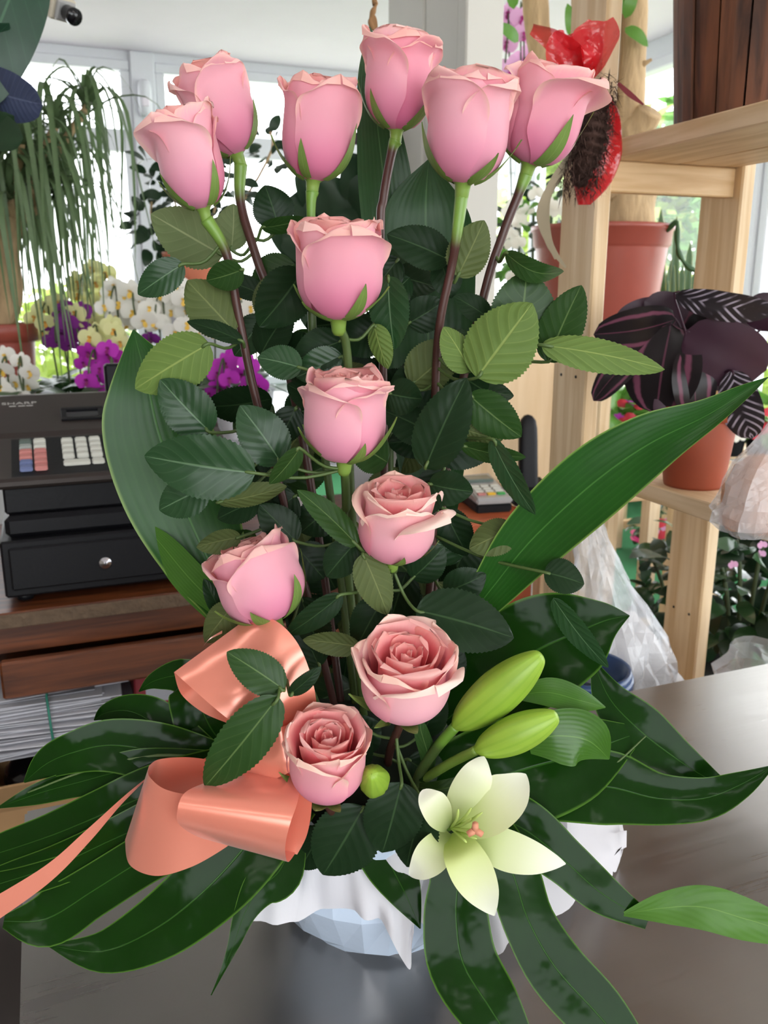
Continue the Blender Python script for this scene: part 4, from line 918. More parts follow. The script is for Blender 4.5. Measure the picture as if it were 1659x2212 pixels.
hp = gthing('cordless_phone', 'black cordless phone standing upright in its cradle', 'phone', pgx, pgy, CZ, rot=-.2)
wedge('cradle', -.055, .055, -.045, .06, .03, .055, 0, 'black_plastic', hp, .008)
hs = []
for z, wx, dy_ in ((.03, .024, .014), (.05, .025, .015), (.10, .0245, .014), (.15, .024, .014), (.185, .023, .0135), (.205, .019, .012), (.216, .010, .007), (.219, .001, .001)):
    hs.append([(wx*math.copysign(abs(math.cos(a))**.6, math.cos(a)), .01+.12*(z-.03)+dy_*math.copysign(abs(math.sin(a))**.6, math.sin(a)), z) for a in [2*math.pi*i/24 for i in range(24)]])
add('handset', [Vector(p) for r in hs for p in r], grid_faces(24, len(hs)-1, True), M['black_plastic'], hp, False)
# plywood panel behind them
pn = gthing('plywood_panel', 'pale plywood panel behind the phone', 'panel', 0, 0, 0)
a_ = P(1010, 672, 2.13); ga = gxy(a_); b_ = P(1215, 690, 2.2); gb = gxy(b_)
box('sheet', ga[0]-.03, gb[0]+.10, ga[1]+.02, ga[1]+.038, CZ-.2, a_.z, M['ply'], pn, .002)
box('batten', ga[0]-.03, gb[0]+.10, ga[1]+.039, ga[1]+.06, CZ-.2, CZ-.12, M['pine_h'], pn)
box('foot', ga[0]+.02, ga[0]+.06, ga[1]+.02, ga[1]+.06, 0, CZ-.2, M['pine'], pn); box('foot', gb[0], gb[0]+.04, ga[1]+.02, ga[1]+.06, 0, CZ-.2, M['pine'], pn)
cp = gthing('paper_cup', 'small grey cup standing behind the strap leaf', 'cup', *gxy(P(1147, 1318, 1.42)), .93-.14)
lathe('cup', [(0, .002), (.024, 0), (.03, .075), (.032, .076), (.029, .074), (.023, .006), (0, .005)], M['paper_grey'], cp, 24)

# ------------------------------------------------------------------ pine shelf unit
U1 = gxy(P(1258, 470, 1.40)); UX, UY = U1
sh = gthing('pine_shelf_unit', 'pale pine shelf unit with two shelves at the right', 'shelf unit', 0, 0, 0)
sx0 = UX-.008
def post(px_, py_, z0=0): return box('post', px_-.009, px_+.018, py_-.047, py_+.048, z0, 2.35, M['pine'], sh, .003)
post(UX, UY)
q2 = ray(1556, 520); k2 = UY/(-ST*q2.x+CT*q2.y); UX2 = CT*q2.x*k2+ST*q2.y*k2
post(UX2, UY); post(UX, UY-1.0, .901); post(UX2, UY-1.0, .901)
zs1 = P(1328, 303, 1).z; d1 = ray(1326, 302); kx = (UX+.02)/(CT*d1.x+ST*d1.y)
zU = CAM_Z+d1.z*kx
d1 = ray(1420, 1050); kx = (UX+.02)/(CT*d1.x+ST*d1.y); zL = CAM_Z+d1.z*kx
for z in (zU, zL):
    x = UX+.0185; k = 0
    while x < UX2-.012:
        box('shelf_board', x, min(x+.132, UX2-.0095), UY-1.05, UY+.048, z-.026, z, M['pine_h'], sh, .002); x += .134
    for yy in (UY-.02, UY-1.02): box('shelf_rail', UX+.0185, UX2-.0095, yy-.012, yy+.012, z-.071, z-.0265, M['pine_x'], sh, .002)
for x0_, x1_ in ((.56, UX-.0095), (UX+.0185, UX2-.0095)): box('shelf_board', x0_, x1_, .93, UY+.048, .674, .70, M['pine_h'], sh, .002)
box('shelf_rail', .56, UX2-.0095, UY+.0485, UY+.07, .62, .70, M['pine_x'], sh, .002)
box('shelf_rail', .56, UX2-.0095, .935, .955, .60, .673, M['pine_x'], sh, .002)
box('foot', .56, .59, .94, UY, 0, .60, M['pine'], sh, .002)
for (gx_) in (UX, UX2):
    for z in (zU-.05, zU-.05-.30, zL-.045, zL-.3):
        for dy_ in (-.02, .022):
            v, f = lathe_geo([(0, .0012), (.0022, .001), (.0026, 0)], 8)
            add('nail', [Vector((gx_-.0092-p.z, UY+dy_+p.x, z+p.y)) for p in v], f, M['dark_metal'], sh, False)

# barrel planter on the top shelf
bp_ = P(1628, 246, 1.25); bgx, bgy = gxy(bp_)
br = gthing('barrel_planter', 'dark wooden slatted barrel planter bound with a vine on the top shelf', 'planter', bgx, bgy, zU)
nb = 18; hB = .24
for k in range(nb):
    a0, a1 = 2*math.pi*(k+.04)/nb, 2*math.pi*(k+.96)/nb; pr = []
    rj = .0015*((k*7) % 3)
    for r, z in ((.100+rj, 0), (.110+rj, hB*.5), (.120+rj, hB)):
        for a in (a0, (a0+a1)/2, a1): pr.append(Vector((r*math.cos(a), r*math.sin(a), z)))
        for a in (a1, (a0+a1)/2, a0): pr.append(Vector(((r-.008)*math.cos(a), (r-.008)*math.sin(a), z)))
    f = []
    for j in range(2):
        for i in range(6): f.append((j*6+i, j*6+(i+1) % 6, j*6+6+(i+1) % 6, j*6+6+i))
    f += [(5, 4, 3, 2, 1, 0), (12, 13, 14, 15, 16, 17)]
    add('stave', pr, f, M['barrel'], br, False, smooth=False)
lathe('bottom_disc', [(0, .006), (.092, .006), (.092, .002), (0, .002)], M['barrel'], br, 24)
for ph0, rr_ in ((0, .006), (2.1, .005)):
    pts = [Vector(((.124+.005*math.sin(8*a+ph0))*math.cos(a), (.124+.005*math.sin(8*a+ph0))*math.sin(a), hB*.87+.006*math.sin(5*a+ph0))) for a in [2*math.pi*i/60 for i in range(61)]]
    tube('vine_binding', pts, rr_, M['twig'], br, 7, world=False)
lathe('soil', [(0, hB*.9), (.107, hB*.9)], M['soil'], br, 24)

# ------------------------------------------------------------------ calathea on the lower shelf
def calathea_mat(nm, base, band, stripes=False):
    m, t, b, o = nt(nm); tc = N(t, 'ShaderNodeTexCoord'); sp = N(t, 'ShaderNodeSeparateXYZ'); t.links.new(tc.outputs['UV'], sp.inputs[0])
    au = math_(t, 'MULTIPLY', math_(t, 'ABSOLUTE', math_(t, 'SUBTRACT', sp.outputs[0], .5)), 2.0)
    nz = N(t, 'ShaderNodeTexNoise', i_Scale=40.0); t.links.new(tc.outputs['Object'], nz.inputs['Vector'])
    a2 = math_(t, 'ADD', au, math_(t, 'MULTIPLY', nz.outputs['Fac'], .18))
    if stripes:
        s = math_(t, 'SINE', math_(t, 'MULTIPLY', math_(t, 'SUBTRACT', math_(t, 'MULTIPLY', sp.outputs[1], 9.0), math_(t, 'MULTIPLY', au, 2.0)), 6.283)); f = math_(t, 'MULTIPLY', mrange(t, s, .2, 1.0), mrange(t, nz.outputs['Fac'], .35, .6))
    else:
        f = math_(t, 'MAXIMUM', math_(t, 'MULTIPLY', mrange(t, a2, .62, .70), mrange(t, a2, .86, .78)), math_(t, 'MULTIPLY', mrange(t, au, .04, .015), .6))
    t.links.new(mixc(t, f, base, band), b.inputs['Base Color']); b.inputs['Roughness'].default_value = .3; b.inputs['Specular IOR Level'].default_value = .25; return m
M['cal'] = calathea_mat('dark_calathea_leaf', srgb(26, 20, 22), srgb(104, 58, 76))
M['cal_s'] = calathea_mat('striped_calathea_leaf', srgb(36, 30, 34), srgb(160, 150, 164), True)
M['cal_p'] = plain('plum_calathea_underside', srgb(52, 22, 40), .5, var=.2)
kp = P(1500, 1013, 1.23); kp.z = zL
cal = thing('calathea', 'dark purple calathea with pink-ringed leaves in a terracotta pot', 'plant', kp)
flower_pot(cal, (0, 0, 0), .056, .118, M['terracotta'])
yk = kp.y
CAL = [(1450, 700, 1418, 895, 165, .0, 'cal', 10), (1460, 690, 1282, 722, 104, .01, 'cal', -25), (1410, 740, 1282, 866, 74, .02, 'cal', 30), (1456, 636, 1672, 672, 64, -.05, 'cal_s', 20), (1480, 716, 1655, 800, 140, -.03, 'cal_p', 15),
       (1640, 715, 1672, 632, 90, -.02, 'cal_p', 0), (1580, 800, 1625, 948, 84, -.05, 'cal_s', 10), (1486, 750, 1502, 905, 96, -.02, 'cal', -20), (1480, 700, 1392, 650, 92, .03, 'cal_p', 0), (1440, 835, 1452, 930, 66, -.01, 'cal_p', 0),
       (1480, 745, 1568, 668, 140, .03, 'cal', 0), (1520, 700, 1640, 690, 80, .02, 'cal_p', 10), (1400, 800, 1330, 800, 80, .03, 'cal_p', 10), (1500, 760, 1580, 830, 90, .0, 'cal_p', -10), (1440, 660, 1330, 690, 60, .04, 'cal_p', 0)]
for (x0, y0, x1, y1, wd, dyy, mm, rl) in CAL:
    b0, t0 = P(x0, y0, yk+dyy), P(x1, y1, yk+dyy-.01); nrm = Matrix.Rotation(math.radians(rl), 3, (t0-b0).normalized()) @ (CAM-b0).normalized()
    lf = surf('leaf', leaf_rows(b0, t0, wd*px(x0, y0, yk), nrm, .12, .10, 0.0, 8, 18, .5, .5, .05, x0*.01), M[mm], cal)
    tube('leaf_stalk', cat([kp+Vector((0, 0, .10)), (kp+Vector((0, 0, .10))).lerp(b0, .5)+Vector((0, 0, .02)), b0, b0.lerp(t0, .15)], 10), .0017, M['cal_p'], lf, 6)

# bag of bulbs on the lower shelf, clear bags behind the table
def bag(name, label, c, rx, ry, h, seed, fill, zt, neck=.35, alpha=.4, tint=(.9, .92, .95, 1)):
    fq = 4.2 if h > .3 else 2.2; o = thing(name, label, 'bag', c); rows = []; n, nv = (34, 24) if h > .3 else (22, 13)
    for j in range(nv+1):
        t = j/nv; prof = (math.sin(min(1, t/.18)*math.pi/2)*.18+.82)*lerp(1, neck, sm((t-.25)/.75)**1.1); row = []
        for i in range(n):
            a = 2*math.pi*i/n
            q = 1+.22*noise.noise(Vector((math.cos(a)*1.7, math.sin(a)*1.7, t*4+seed)))+.24*noise.noise(Vector((math.cos(a)*fq, math.sin(a)*fq, t*fq*2.6+seed)))
            row.append(Vector((rx*prof*q*math.cos(a), ry*prof*q*math.sin(a), h*(t+.05*noise.noise(Vector((math.cos(a)*1.5, math.sin(a)*1.5, seed)))*t)))+Vector((zt*t*t, 0, 0)))
        rows.append(row)
    add('plastic_film', [p for r in rows for p in r]+[Vector((0, 0, .001))], grid_faces(n, nv, True)+[(len(rows)*n, (i+1) % n, i) for i in range(n)], fil_m, o, False, smooth=False)
    if fill:
        v, f = lathe_geo([(0.001, .003), (rx*.72, .004), (rx*.80, h*.08), (rx*.74, h*.35), (rx*.52, h*.52), (rx*.25, h*.60), (0.001, h*.62)], 28, wob=lambda a, j: .10*math.sin(4*a+j)+.07*math.sin(7*a+2*j))
        add('contents', [Vector((p.x, p.y*ry/rx, p.z)) for p in v], f, M[fill], o, False)
    return o
fil_m = film('clear_plastic_film', (.88, .90, .94, 1), .36, .10, .8, 22)
M['pale_fill'] = plain('milky_packing', srgb(210, 204, 200), .9, var=.1, scale=40, bump=.6)
M['peach_fill'] = plain('peach_coloured_bulbs', srgb(206, 152, 118), .7, var=.2, scale=50, bump=.6)
bpos = P(1640, 1045, .98); bpos.z = zL
bag('plastic_bag', 'clear plastic bag with peach contents on the lower shelf', bpos, .048, .05, .15, 2.0, 'peach_fill', .03, .25)
c_ = P(1335, 1450, 1.30); c_.z = .701
bag('plastic_bag', 'large crumpled clear plastic bag full of pale packing behind the table', c_, .105, .10, .40, 5.0, 'pale_fill', -.07, .22)
c_ = P(1640, 1470, 1.31); c_.z = .701
bag('plastic_bag', 'low clear plastic bag at the table edge by the right border', c_, .115, .09, .175, 8.0, 'peach_fill', .02, .6)
bk = thing('bucket', 'dark blue plastic tub behind the table', 'bucket', Vector((P(1262, 1470, 1.16).x, 1.16, .701)))
lathe('tub', [(0, .002), (.05, 0), (.062, .20), (.068, .203), (.066, .215), (.06, .213), (.049, .01), (0, .008)], M['blue_plastic'], bk, 32)
lathe('handle_rim', [(.064, .190), (.070, .190), (.070, .204), (.064, .204)], M['blue_plastic'], bk, 32)

# ------------------------------------------------------------------ big potted tree behind the shelf
yp = 2.42
rp_ = P(1300, 498, yp); tr = thing('potted_tree', 'thick multi-stemmed tree trunk in a large brick red pot', 'plant', Vector((rp_.x, yp, rp_.z-.34)))
s_ = px(1300, 498, yp); R_ = 150*s_
lathe('pot', [(0, .002), (R_*.74, 0), (R_*.77, .01), (R_*.93, .29), (R_*.94, .295), (R_*.97, .30), (R_*.985, .335), (R_*1.01, .338), (R_*1.01, .35), (R_*.96, .35), (R_*.94, .31), (0, .305)], M['brick_pot'], tr, 48)
lathe('soil', [(0, .312), (R_*.935, .312)], M['soil'], tr, 32)
def trunk(pts, rad, nm='trunk'):
    p3 = cat([P(*q) for q in pts], 26); rd = cat([float(r)*s_ for r in rad], 26)
    vs, fs = tube_geo(p3, rd, 18); c3 = [p3[i//18] for i in range(len(vs))]
    vs = [c+(v-c)*(1+.20*noise.noise(v*16)) for v, c in zip(vs, c3)]
    return add(nm, vs, fs, M['bark'], tr)
trunk([(1355, 520, yp), (1358, 440, yp), (1362, 395, yp), (1372, 330, yp+.01), (1360, 270, yp), (1366, 180, yp), (1370, 90, yp), (1368, -320, yp)], [58, 52, 54, 50, 36, 28, 26, 24])
trunk([(1340, 430, yp), (1300, 330, yp+.03), (1268, 200, yp+.03), (1268, 80, yp+.03), (1262, -320, yp+.03)], [44, 40, 34, 30, 30])
trunk([(1320, 420, yp+.02), (1250, 300, yp+.05), (1190, 160, yp+.05), (1158, 40, yp+.05), (1146, -320, yp+.05)], [40, 36, 30, 27, 26])
trunk([(1330, 420, yp+.02), (1310, 260, yp+.05), (1315, 100, yp+.06), (1320, -320, yp+.06)], [36, 32, 28, 26])
trunk([(1358, 295, yp-.01), (1388, 268, yp-.04), (1404, 240, yp-.06)], [34, 30, 26], 'branch_stub')
trunk([(1375, 150, yp), (1392, 138, yp-.02), (1408, 128, yp-.03)], [8, 6, 3], 'branch_stub')
tl = leafmesh('tree_leaf', M['bg_leaf_bright'], 1, .42)
for (x, y, dx, dz) in ((1235, 80, -.2, .9), (1350, 40, .2, .8), (1345, 20, -.4, .6), (1120, 90, -.5, .3), (1350, 60, .5, -.4), (1110, 20, -.2, .7)):
    place('leaf', tl, tr, P(x, y, yp-.05), Vector((dx, -.2, dz)), Vector((0, -1, .2)), .075)
tst = gthing('plant_stand', 'pale pine stand under the large potted tree', 'stand', *gxy(tr.location), 0)
zt_ = tr.location.z
box('stand_top', -.15, .15, -.15, .15, zt_-.02, zt_-.001, M['pine_h'], tst)
for x in (-.13, .13):
    for y in (-.13, .13): box('leg', x-.018, x+.018, y-.018, y+.018, 0, zt_-.02, M['pine'], tst)

# red cellophane parcel hanging on the pine post
yr = 1.27
rd_ = thing('hanging_parcel', 'red cellophane parcel of dried brown fir hung on the pine post', 'decoration', P(1262, 440, yr))
red_m = film('red_cellophane', (.70, .02, .03, 1), .5, .12, .5, 26)
s2 = px(1260, 300, yr); rows = []
axis = cat([P(*q) for q in ((1262, 442, yr), (1285, 380, yr), (1290, 300, yr), (1280, 230, yr), (1262, 178, yr), (1255, 160, yr))], 24); rad = cat([float(x) for x in (14, 46, 52, 52, 26, 16)], 24)
for j, c in enumerate(axis):
    rows += [c+Vector((math.cos(a)*rad[j]*s2*(1+.12*noise.noise(Vector((math.cos(a)*2, math.sin(a)*2, j*.3)))), math.sin(a)*rad[j]*.55*s2, 0)) for a in [2*math.pi*i/32 for i in range(32)]]
add('cellophane_pouch', rows, grid_faces(32, 24, True), red_m, rd_)
rnd = random.Random(11); nd = []
spine = [(1285, 190), (1283, 240), (1276, 300), (1262, 350), (1250, 405)]
sp3 = cat([P(x, y, yr-.028) for x, y in spine], 40); V_, F_ = [], []
for k in range(2600):
    c = sp3[rnd.randrange(41)]+Vector((rnd.uniform(-.028, .024), rnd.uniform(-.024, .0), rnd.uniform(-.014, .012)))
    d = Vector((rnd.uniform(-1, 1), rnd.uniform(-.5, .3), rnd.uniform(-1.1, .3))).normalized()*rnd.uniform(.012, .022); w0 = Vector((0, 0, 1)).cross(d).normalized()*.0009
    b0 = len(V_); V_ += [c-w0, c+w0, c+d]; F_.append((b0, b0+1, b0+2))
nd = add('dried_fir_needles', V_, F_, M['dried'], rd_, smooth=False); nd['kind'] = 'stuff'
tube('dried_fir_branch', sp3, [.002+.020*math.sin(math.pi*min(1, max(0, (j+1)/41)))**.5*(1+.2*math.sin(j*1.7)) for j in range(41)], M['dried'], rd_, 8)
# flared bunch above the tie
for k, (pts, ws) in enumerate([([(1255, 172, yr), (1235, 125, yr-.01), (1195, 85, yr-.015), (1150, 60, yr-.01)], [30, 66, 44, 22]), ([(1258, 172, yr), (1275, 120, yr-.015), (1290, 80, yr-.01), (1298, 45, yr)], [30, 80, 86, 46]),
                               ([(1250, 175, yr-.005), (1225, 140, yr-.025), (1215, 100, yr-.02), (1225, 75, yr-.01)], [30, 64, 60, 20]), ([(1260, 175, yr+.01), (1250, 110, yr+.02), (1240, 70, yr+.02)], [30, 90, 40]),
                               ([(1245, 178, yr-.005), (1215, 165, yr-.01), (1190, 160, yr-.01)], [24, 40, 8]), ([(1268, 170, yr-.01), (1270, 130, yr-.035), (1255, 100, yr-.03)], [24, 50, 20])]):
    surf('cellophane_ruff', strap_rows(pts, ws, roll=k*17-30, cup=.5, nu=8, nv=14, wav=.5, seed=k*3.1), red_m, rd_)
tube('tie', cat([P(1240, 176, yr-.012), P(1262, 182, yr-.02), P(1285, 172, yr-.012)], 10), .003, M['ribbon_beige'], rd_, 6)
for pts, ws in (([(1250, 300, yr-.03), (1225, 350, yr-.03), (1190, 400, yr-.03), (1170, 470, yr-.03), (1200, 560, yr-.03)], [6, 20, 14, 22, 4]), ([(1246, 310, yr-.03), (1215, 370, yr-.03), (1180, 430, yr-.03), (1185, 520, yr-.03), (1222, 578, yr-.03)], [6, 14, 18, 16, 4])):
    surf('beige_ribbon', strap_rows(pts, ws, roll=20, nu=3, nv=24), M['ribbon_beige'], rd_)
surf('red_string', strap_rows([(1335, 180, yr), (1360, 203, yr), (1390, 226, yr)], [6, 10, 3], nu=2, nv=8), M['red_card'], rd_)
# =================================================================== plants and fittings further back
BZ, BGY = 1.05, 2.45
bn = gthing('plant_bench', 'white display bench full of orchids behind the counter', 'bench', 0, 0, 0)
for k in range(5): box('bench_board', -2.6, 1.0, BGY+k*.2, BGY+k*.2+.19, BZ-.03, BZ, M['frame'], bn, .004)
box('bench_apron', -2.6, 1.0, BGY+.02, BGY+.04, BZ-.12, BZ-.031, M['frame'], bn)
for x in (-2.5, -.8, .9):
    for y in (BGY+.05, BGY+.9): box('leg', x-.03, x+.03, y-.03, y+.03, 0, BZ-.031, M['frame'], bn)

def petal_poly(a, L, Wd, z=.0, n=9):
    vs = [Vector((0, 0, 0))]; ca, sa = math.cos(a), math.sin(a)
    for i in range(n):
        q = math.pi*(i/(n-1)); t = math.sin(q/2*2-math.pi/2)*.5+.5; u = math.sin(q)
        w_ = Wd*u*(1 if True else 1)
        vs.append(Vector((L*t, w_, z*t)))
    low = [Vector((p.x, -p.y, p.z)) for p in vs[2:-1]][::-1]
    vs = vs+low
    return [Vector((ca*p.x-sa*p.y, sa*p.x+ca*p.y, p.z-.12*(p.x*p.x+p.y*p.y)/max(L, .01)*0)) for p in vs], [tuple([0]+[i, i+1]) for i in range(1, len(vs)-1)]+[(0, len(vs)-1, 1)]
def orchid_mesh(nm, m):
    parts = []
    for a, L, Wd in ((90, .5, .16), (210, .48, .15), (330, .48, .15)): parts.append(petal_poly(math.radians(a), L, Wd, -.05))
    for a in (10, 170): parts.append(petal_poly(math.radians(a), .52, .30, .04))
    v, f = merge(parts); me = bpy.data.meshes.new(nm); me.from_pydata([tuple(p) for p in v], [], f); me.materials.append(m); return me
def lip_mesh(nm, m):
    v, f = merge([petal_poly(math.radians(270), .22, .09, .10), petal_poly(math.radians(60), .12, .06, .08), petal_poly(math.radians(120), .12, .06, .08)])
    me = bpy.data.meshes.new(nm); me.from_pydata([tuple(p)[:2]+(p.z+.03,) for p in v], [], f); me.materials.append(m); return me
OF = {}
for k, pc_, lc in (('white', (246, 244, 236), (232, 190, 80)), ('yellow', (232, 232, 170), (206, 150, 60)), ('magenta', (196, 52, 190), (130, 20, 100)), ('purple', (132, 44, 140), (90, 16, 80)), ('pink', (238, 186, 226), (176, 40, 130))):
    M['of_'+k] = plain(k+'_orchid_petal', srgb(*pc_), .6, var=.06, scale=60, trans=.3); M['ol_'+k] = plain(k+'_orchid_lip', srgb(*lc), .5)
    OF[k] = (orchid_mesh(k+'_orchid_flower', M['of_'+k]), lip_mesh(k+'_orchid_lip', M['ol_'+k]))
pmr = leafmesh('red_flower_petal', M['red_flower'], 1, .7, .2, .1, .0)
ol = leafmesh('orchid_leaf', M['bg_leaf'], 1, .34, .2, .2, .25)
def orchid(label, colr, cx, cy, rx, ry, n, y, seed, size=.062, potz=BZ, potm='frame', lean=0, ground=True):
    rnd = random.Random(seed); c = P(cx, cy, y); s = px(cx, cy, y)
    base = Vector((c.x+lean, c.y+.02, potz)); o = thing('orchid', label, 'orchid', base, group='potted orchids')
    flower_pot(o, (0, 0, 0), .055, .10, M[potm])
    for k in range(5):
        a = k*1.3+seed; place('leaf', ol, o, base+Vector((0, 0, .10)), Vector((math.cos(a), math.sin(a), .35)), Vector((0, 0, 1)), .16)
    top = P(cx, cy-ry*.9, y)
    for sx in (-.4, .4):
        tp_ = P(cx+sx*rx, cy-ry*.8, y); lo = P(cx+sx*rx*1.6, cy+ry*.6, y-.03)
        tube('flower_spike', cat([base+Vector((sx*.03, 0, .10)), base.lerp(tp_, .6)+Vector((sx*.02, 0, .03)), tp_, tp_.lerp(lo, .5)+Vector((0, -.02, .01)), lo], 20), .0028, M['bg_stem'], o, 6)
    me, lp = OF[colr]; pts = []
    for k in range(n):
        for tr_ in range(30):
            a, r = rnd.uniform(0, 6.28), math.sqrt(rnd.random()); q = (cx+rx*r*math.cos(a), cy+ry*r*math.sin(a))
            if all((q[0]-e[0])**2+(q[1]-e[1])**2 > (.55*size/s)**2 for e in pts): break
        pts.append(q); p = P(q[0], q[1], y+rnd.uniform(-.06, .06))
        f = (CAM-p).normalized()+Vector((rnd.uniform(-.7, .7), rnd.uniform(-.2, .2), rnd.uniform(-.5, .3)))
        sc_ = size*rnd.uniform(.85, 1.15); d = Vector((1, 0, 0))+Vector((0, 0, rnd.uniform(-.3, .3)))
        fl = place('flower', me, o, p, d, f, sc_)
        l2 = link('lip', lp, fl); 
    return o
orchid('white orchid cluster at the left border just above the cash register', 'white', 28, 820, 40, 62, 13, 2.25, 1, .060)
orchid('pale yellow orchid next to the brick red pot on the bench', 'yellow', 120, 690, 45, 45, 10, 2.55, 2)
orchid('dark purple orchid between pale yellow ones', 'purple', 148, 712, 42, 48, 12, 2.50, 3)
orchid('pale yellow orchid behind the palm fronds', 'yellow', 205, 640, 55, 60, 14, 2.85, 4, .07)
orchid('dense white orchid nearest the window frame', 'white', 268, 672, 48, 66, 17, 2.60, 5, .070)
orchid('low yellow orchid under the dense white one', 'yellow', 228, 730, 50, 32, 9, 2.45, 6)
orchid('magenta orchid beside the broad strap leaf', 'magenta', 222, 800, 46, 55, 14, 2.35, 7, .056)
orchid('white orchid with purple neighbours between bouquet leaves', 'white', 372, 668, 58, 54, 16, 2.60, 8, .070)
orchid('small purple orchid behind the white one', 'purple', 330, 690, 24, 48, 9, 2.75, 9)
orchid('bright magenta orchid seen below the light green leaf', 'magenta', 505, 828, 58, 66, 20, 2.35, 10, .060)
orchid('white orchid just left of the dark rose stem', 'white', 535, 645, 40, 48, 12, 2.65, 11, .066)
orchid('white orchid half hidden by a rose leaf', 'white', 445, 690, 40, 40, 8, 2.7, 12, .062)
orchid('purple orchid behind the middle rose leaves', 'purple', 550, 690, 30, 30, 6, 2.8, 13)
orchid('tall pink orchid beside the pillar', 'pink', 1112, 85, 32, 85, 9, 3.4, 14, .092, potz=1.25, lean=.05)
os_ = gthing('tall_stool', 'white pedestal under the tall pink orchid', 'stand', *gxy(Vector((P(1112, 85, 3.4).x+.05, 3.42, 0))), 0)
lathe('pedestal_top', [(0, 1.249), (.10, 1.249), (.10, 1.225), (0, 1.225)], M['frame'], os_, 32); lathe('pedestal_column', [(.03, 1.225), (.03, .28), (.11, .27), (.11, .25), (0, .25)], M['frame'], os_, 24)

# ------------------------------------------------------------------ drooping palm in a brick pot at the left
pbp = P(12, 838, 2.55); pbp.z = max(BZ, pbp.z)
pm = thing('ponytail_palm', 'tall palm with long drooping narrow leaves in a brick red pot', 'plant', Vector((pbp.x, pbp.y, BZ)))
flower_pot(pm, (0, 0, 0), .10, P(12, 698, 2.55).z-BZ, M['brick_pot'])
crowns = [(188, 232, 2.75), (118, 275, 2.6), (45, 310, 2.5), (78, 385, 2.55), (20, 430, 2.5), (150, 345, 2.8), (-20, 350, 2.55), (105, 430, 2.6)]
pb_ = pm.location+Vector((0, 0, P(12, 698, 2.55).z-BZ-.02))
tube('trunk', cat([pb_, P(22, 640, 2.55), P(14, 540, 2.55), P(30, 470, 2.55)], 18), [.055, .05]+[.035]*17, M['bark'], pm, 14)
strips = []
for v_ in range(5):
    rows = []; r2 = random.Random(v_); L_ = r2.uniform(.9, 1.1); up_ = (.55, .35, .75, .15, .5)[v_]; reach = (.30, .38, .22, .42, .30)[v_]
    pts = cat([Vector((0, 0, 0)), Vector((reach*.5, 0, up_*.30)), Vector((reach, .02, up_*.12-.06)), Vector((reach*1.15, .04, -.45*L_)), Vector((reach*1.18, .05, -1.0*L_))], 14)
    for j, p in enumerate(pts):
        hw = .019*(1-(j/14)**2.2)+.0006; rows.append([p+Vector((0, -hw, .006)), p, p+Vector((0, hw, .006))])
    me = bpy.data.meshes.new('palm_leaf'); me.from_pydata([tuple(q) for r in rows for q in r], [], grid_faces(2, 14)); me.materials.append(M['palm']); me.polygons.foreach_set('use_smooth', [True]*len(me.polygons)); strips.append(me)
rnd = random.Random(21)
for ci, (x, y, d) in enumerate(crowns):
    c = P(x, y, d)
    tube('branch', cat([P(28, 490, 2.55), P(lerp(28, x, .5), lerp(480, y, .55)+10, lerp(2.55, d, .5)), c], 14), .012, M['bark'], pm, 8)
    for k in range(26):
        a = k*2.4+rnd.uniform(-.3, .3); sc_ = rnd.uniform(.26, .50); me = rnd.choice(strips)
        m4 = MW[pm.name].inverted() @ (Matrix.Translation(c+Vector((0, 0, rnd.uniform(-.02, .03)))) @ Matrix.Rotation(a, 4, 'Z') @ Matrix.Rotation(rnd.uniform(-.25, .15), 4, 'Y') @ Matrix.Scale(sc_, 4))
        link('leaf', me, pm, None, m4)
    for k in range(7):
        a = k*.9; m4 = MW[pm.name].inverted() @ (Matrix.Translation(c) @ Matrix.Rotation(a, 4, 'Z') @ Matrix.Rotation(-1.9+.25*rnd.random(), 4, 'Y') @ Matrix.Scale(.14, 4)); link('leaf', strips[2], pm, None, m4)

# ------------------------------------------------------------------ round leaved bush in a salmon pot
bl = leafmesh('bush_leaf', M['bg_leaf_dark'], 1, .62, .15, .1, .05)
bc = P(420, 608, 2.95)
bs = thing('round_leaf_bush', 'small-leaved dark green bush in a salmon pot by the window', 'plant', Vector((bc.x, bc.y, bc.z)))
flower_pot(bs, (0, 0, 0), .095, P(420, 545, 2.95).z-bc.z, M['salmon_pot'])
rnd = random.Random(31)
for (x, y, rx, ry, n) in ((370, 395, 60, 95, 90), (330, 480, 50, 60, 40), (470, 420, 70, 70, 50), (585, 330, 40, 60, 20), (440, 500, 70, 40, 40)):
    c = P(x, y, 2.95); s = px(x, y, 2.95)
    tube('twig', cat([bc+Vector((0, 0, .1)), bc.lerp(c, .6), c, c+Vector((0, 0, ry*s*.7))], 10), .004, M['bark'], bs, 6)
    clump(bs, c, (rx*s, .09, ry*s), n, [bl], .055, rnd, .5)
stb = gthing('plant_stool', 'white box raising the bush in the salmon pot', 'stand', *gxy(bc), BZ)
if bc.z-BZ > .01: box('box_body', -.1, .1, -.1, .1, 0.0, bc.z-BZ-.001, M['frame'], stb, .004); box('box_lid', -.105, .105, -.105, .105, bc.z-BZ-.02, bc.z-BZ-.0005, M['frame'], stb, .003)

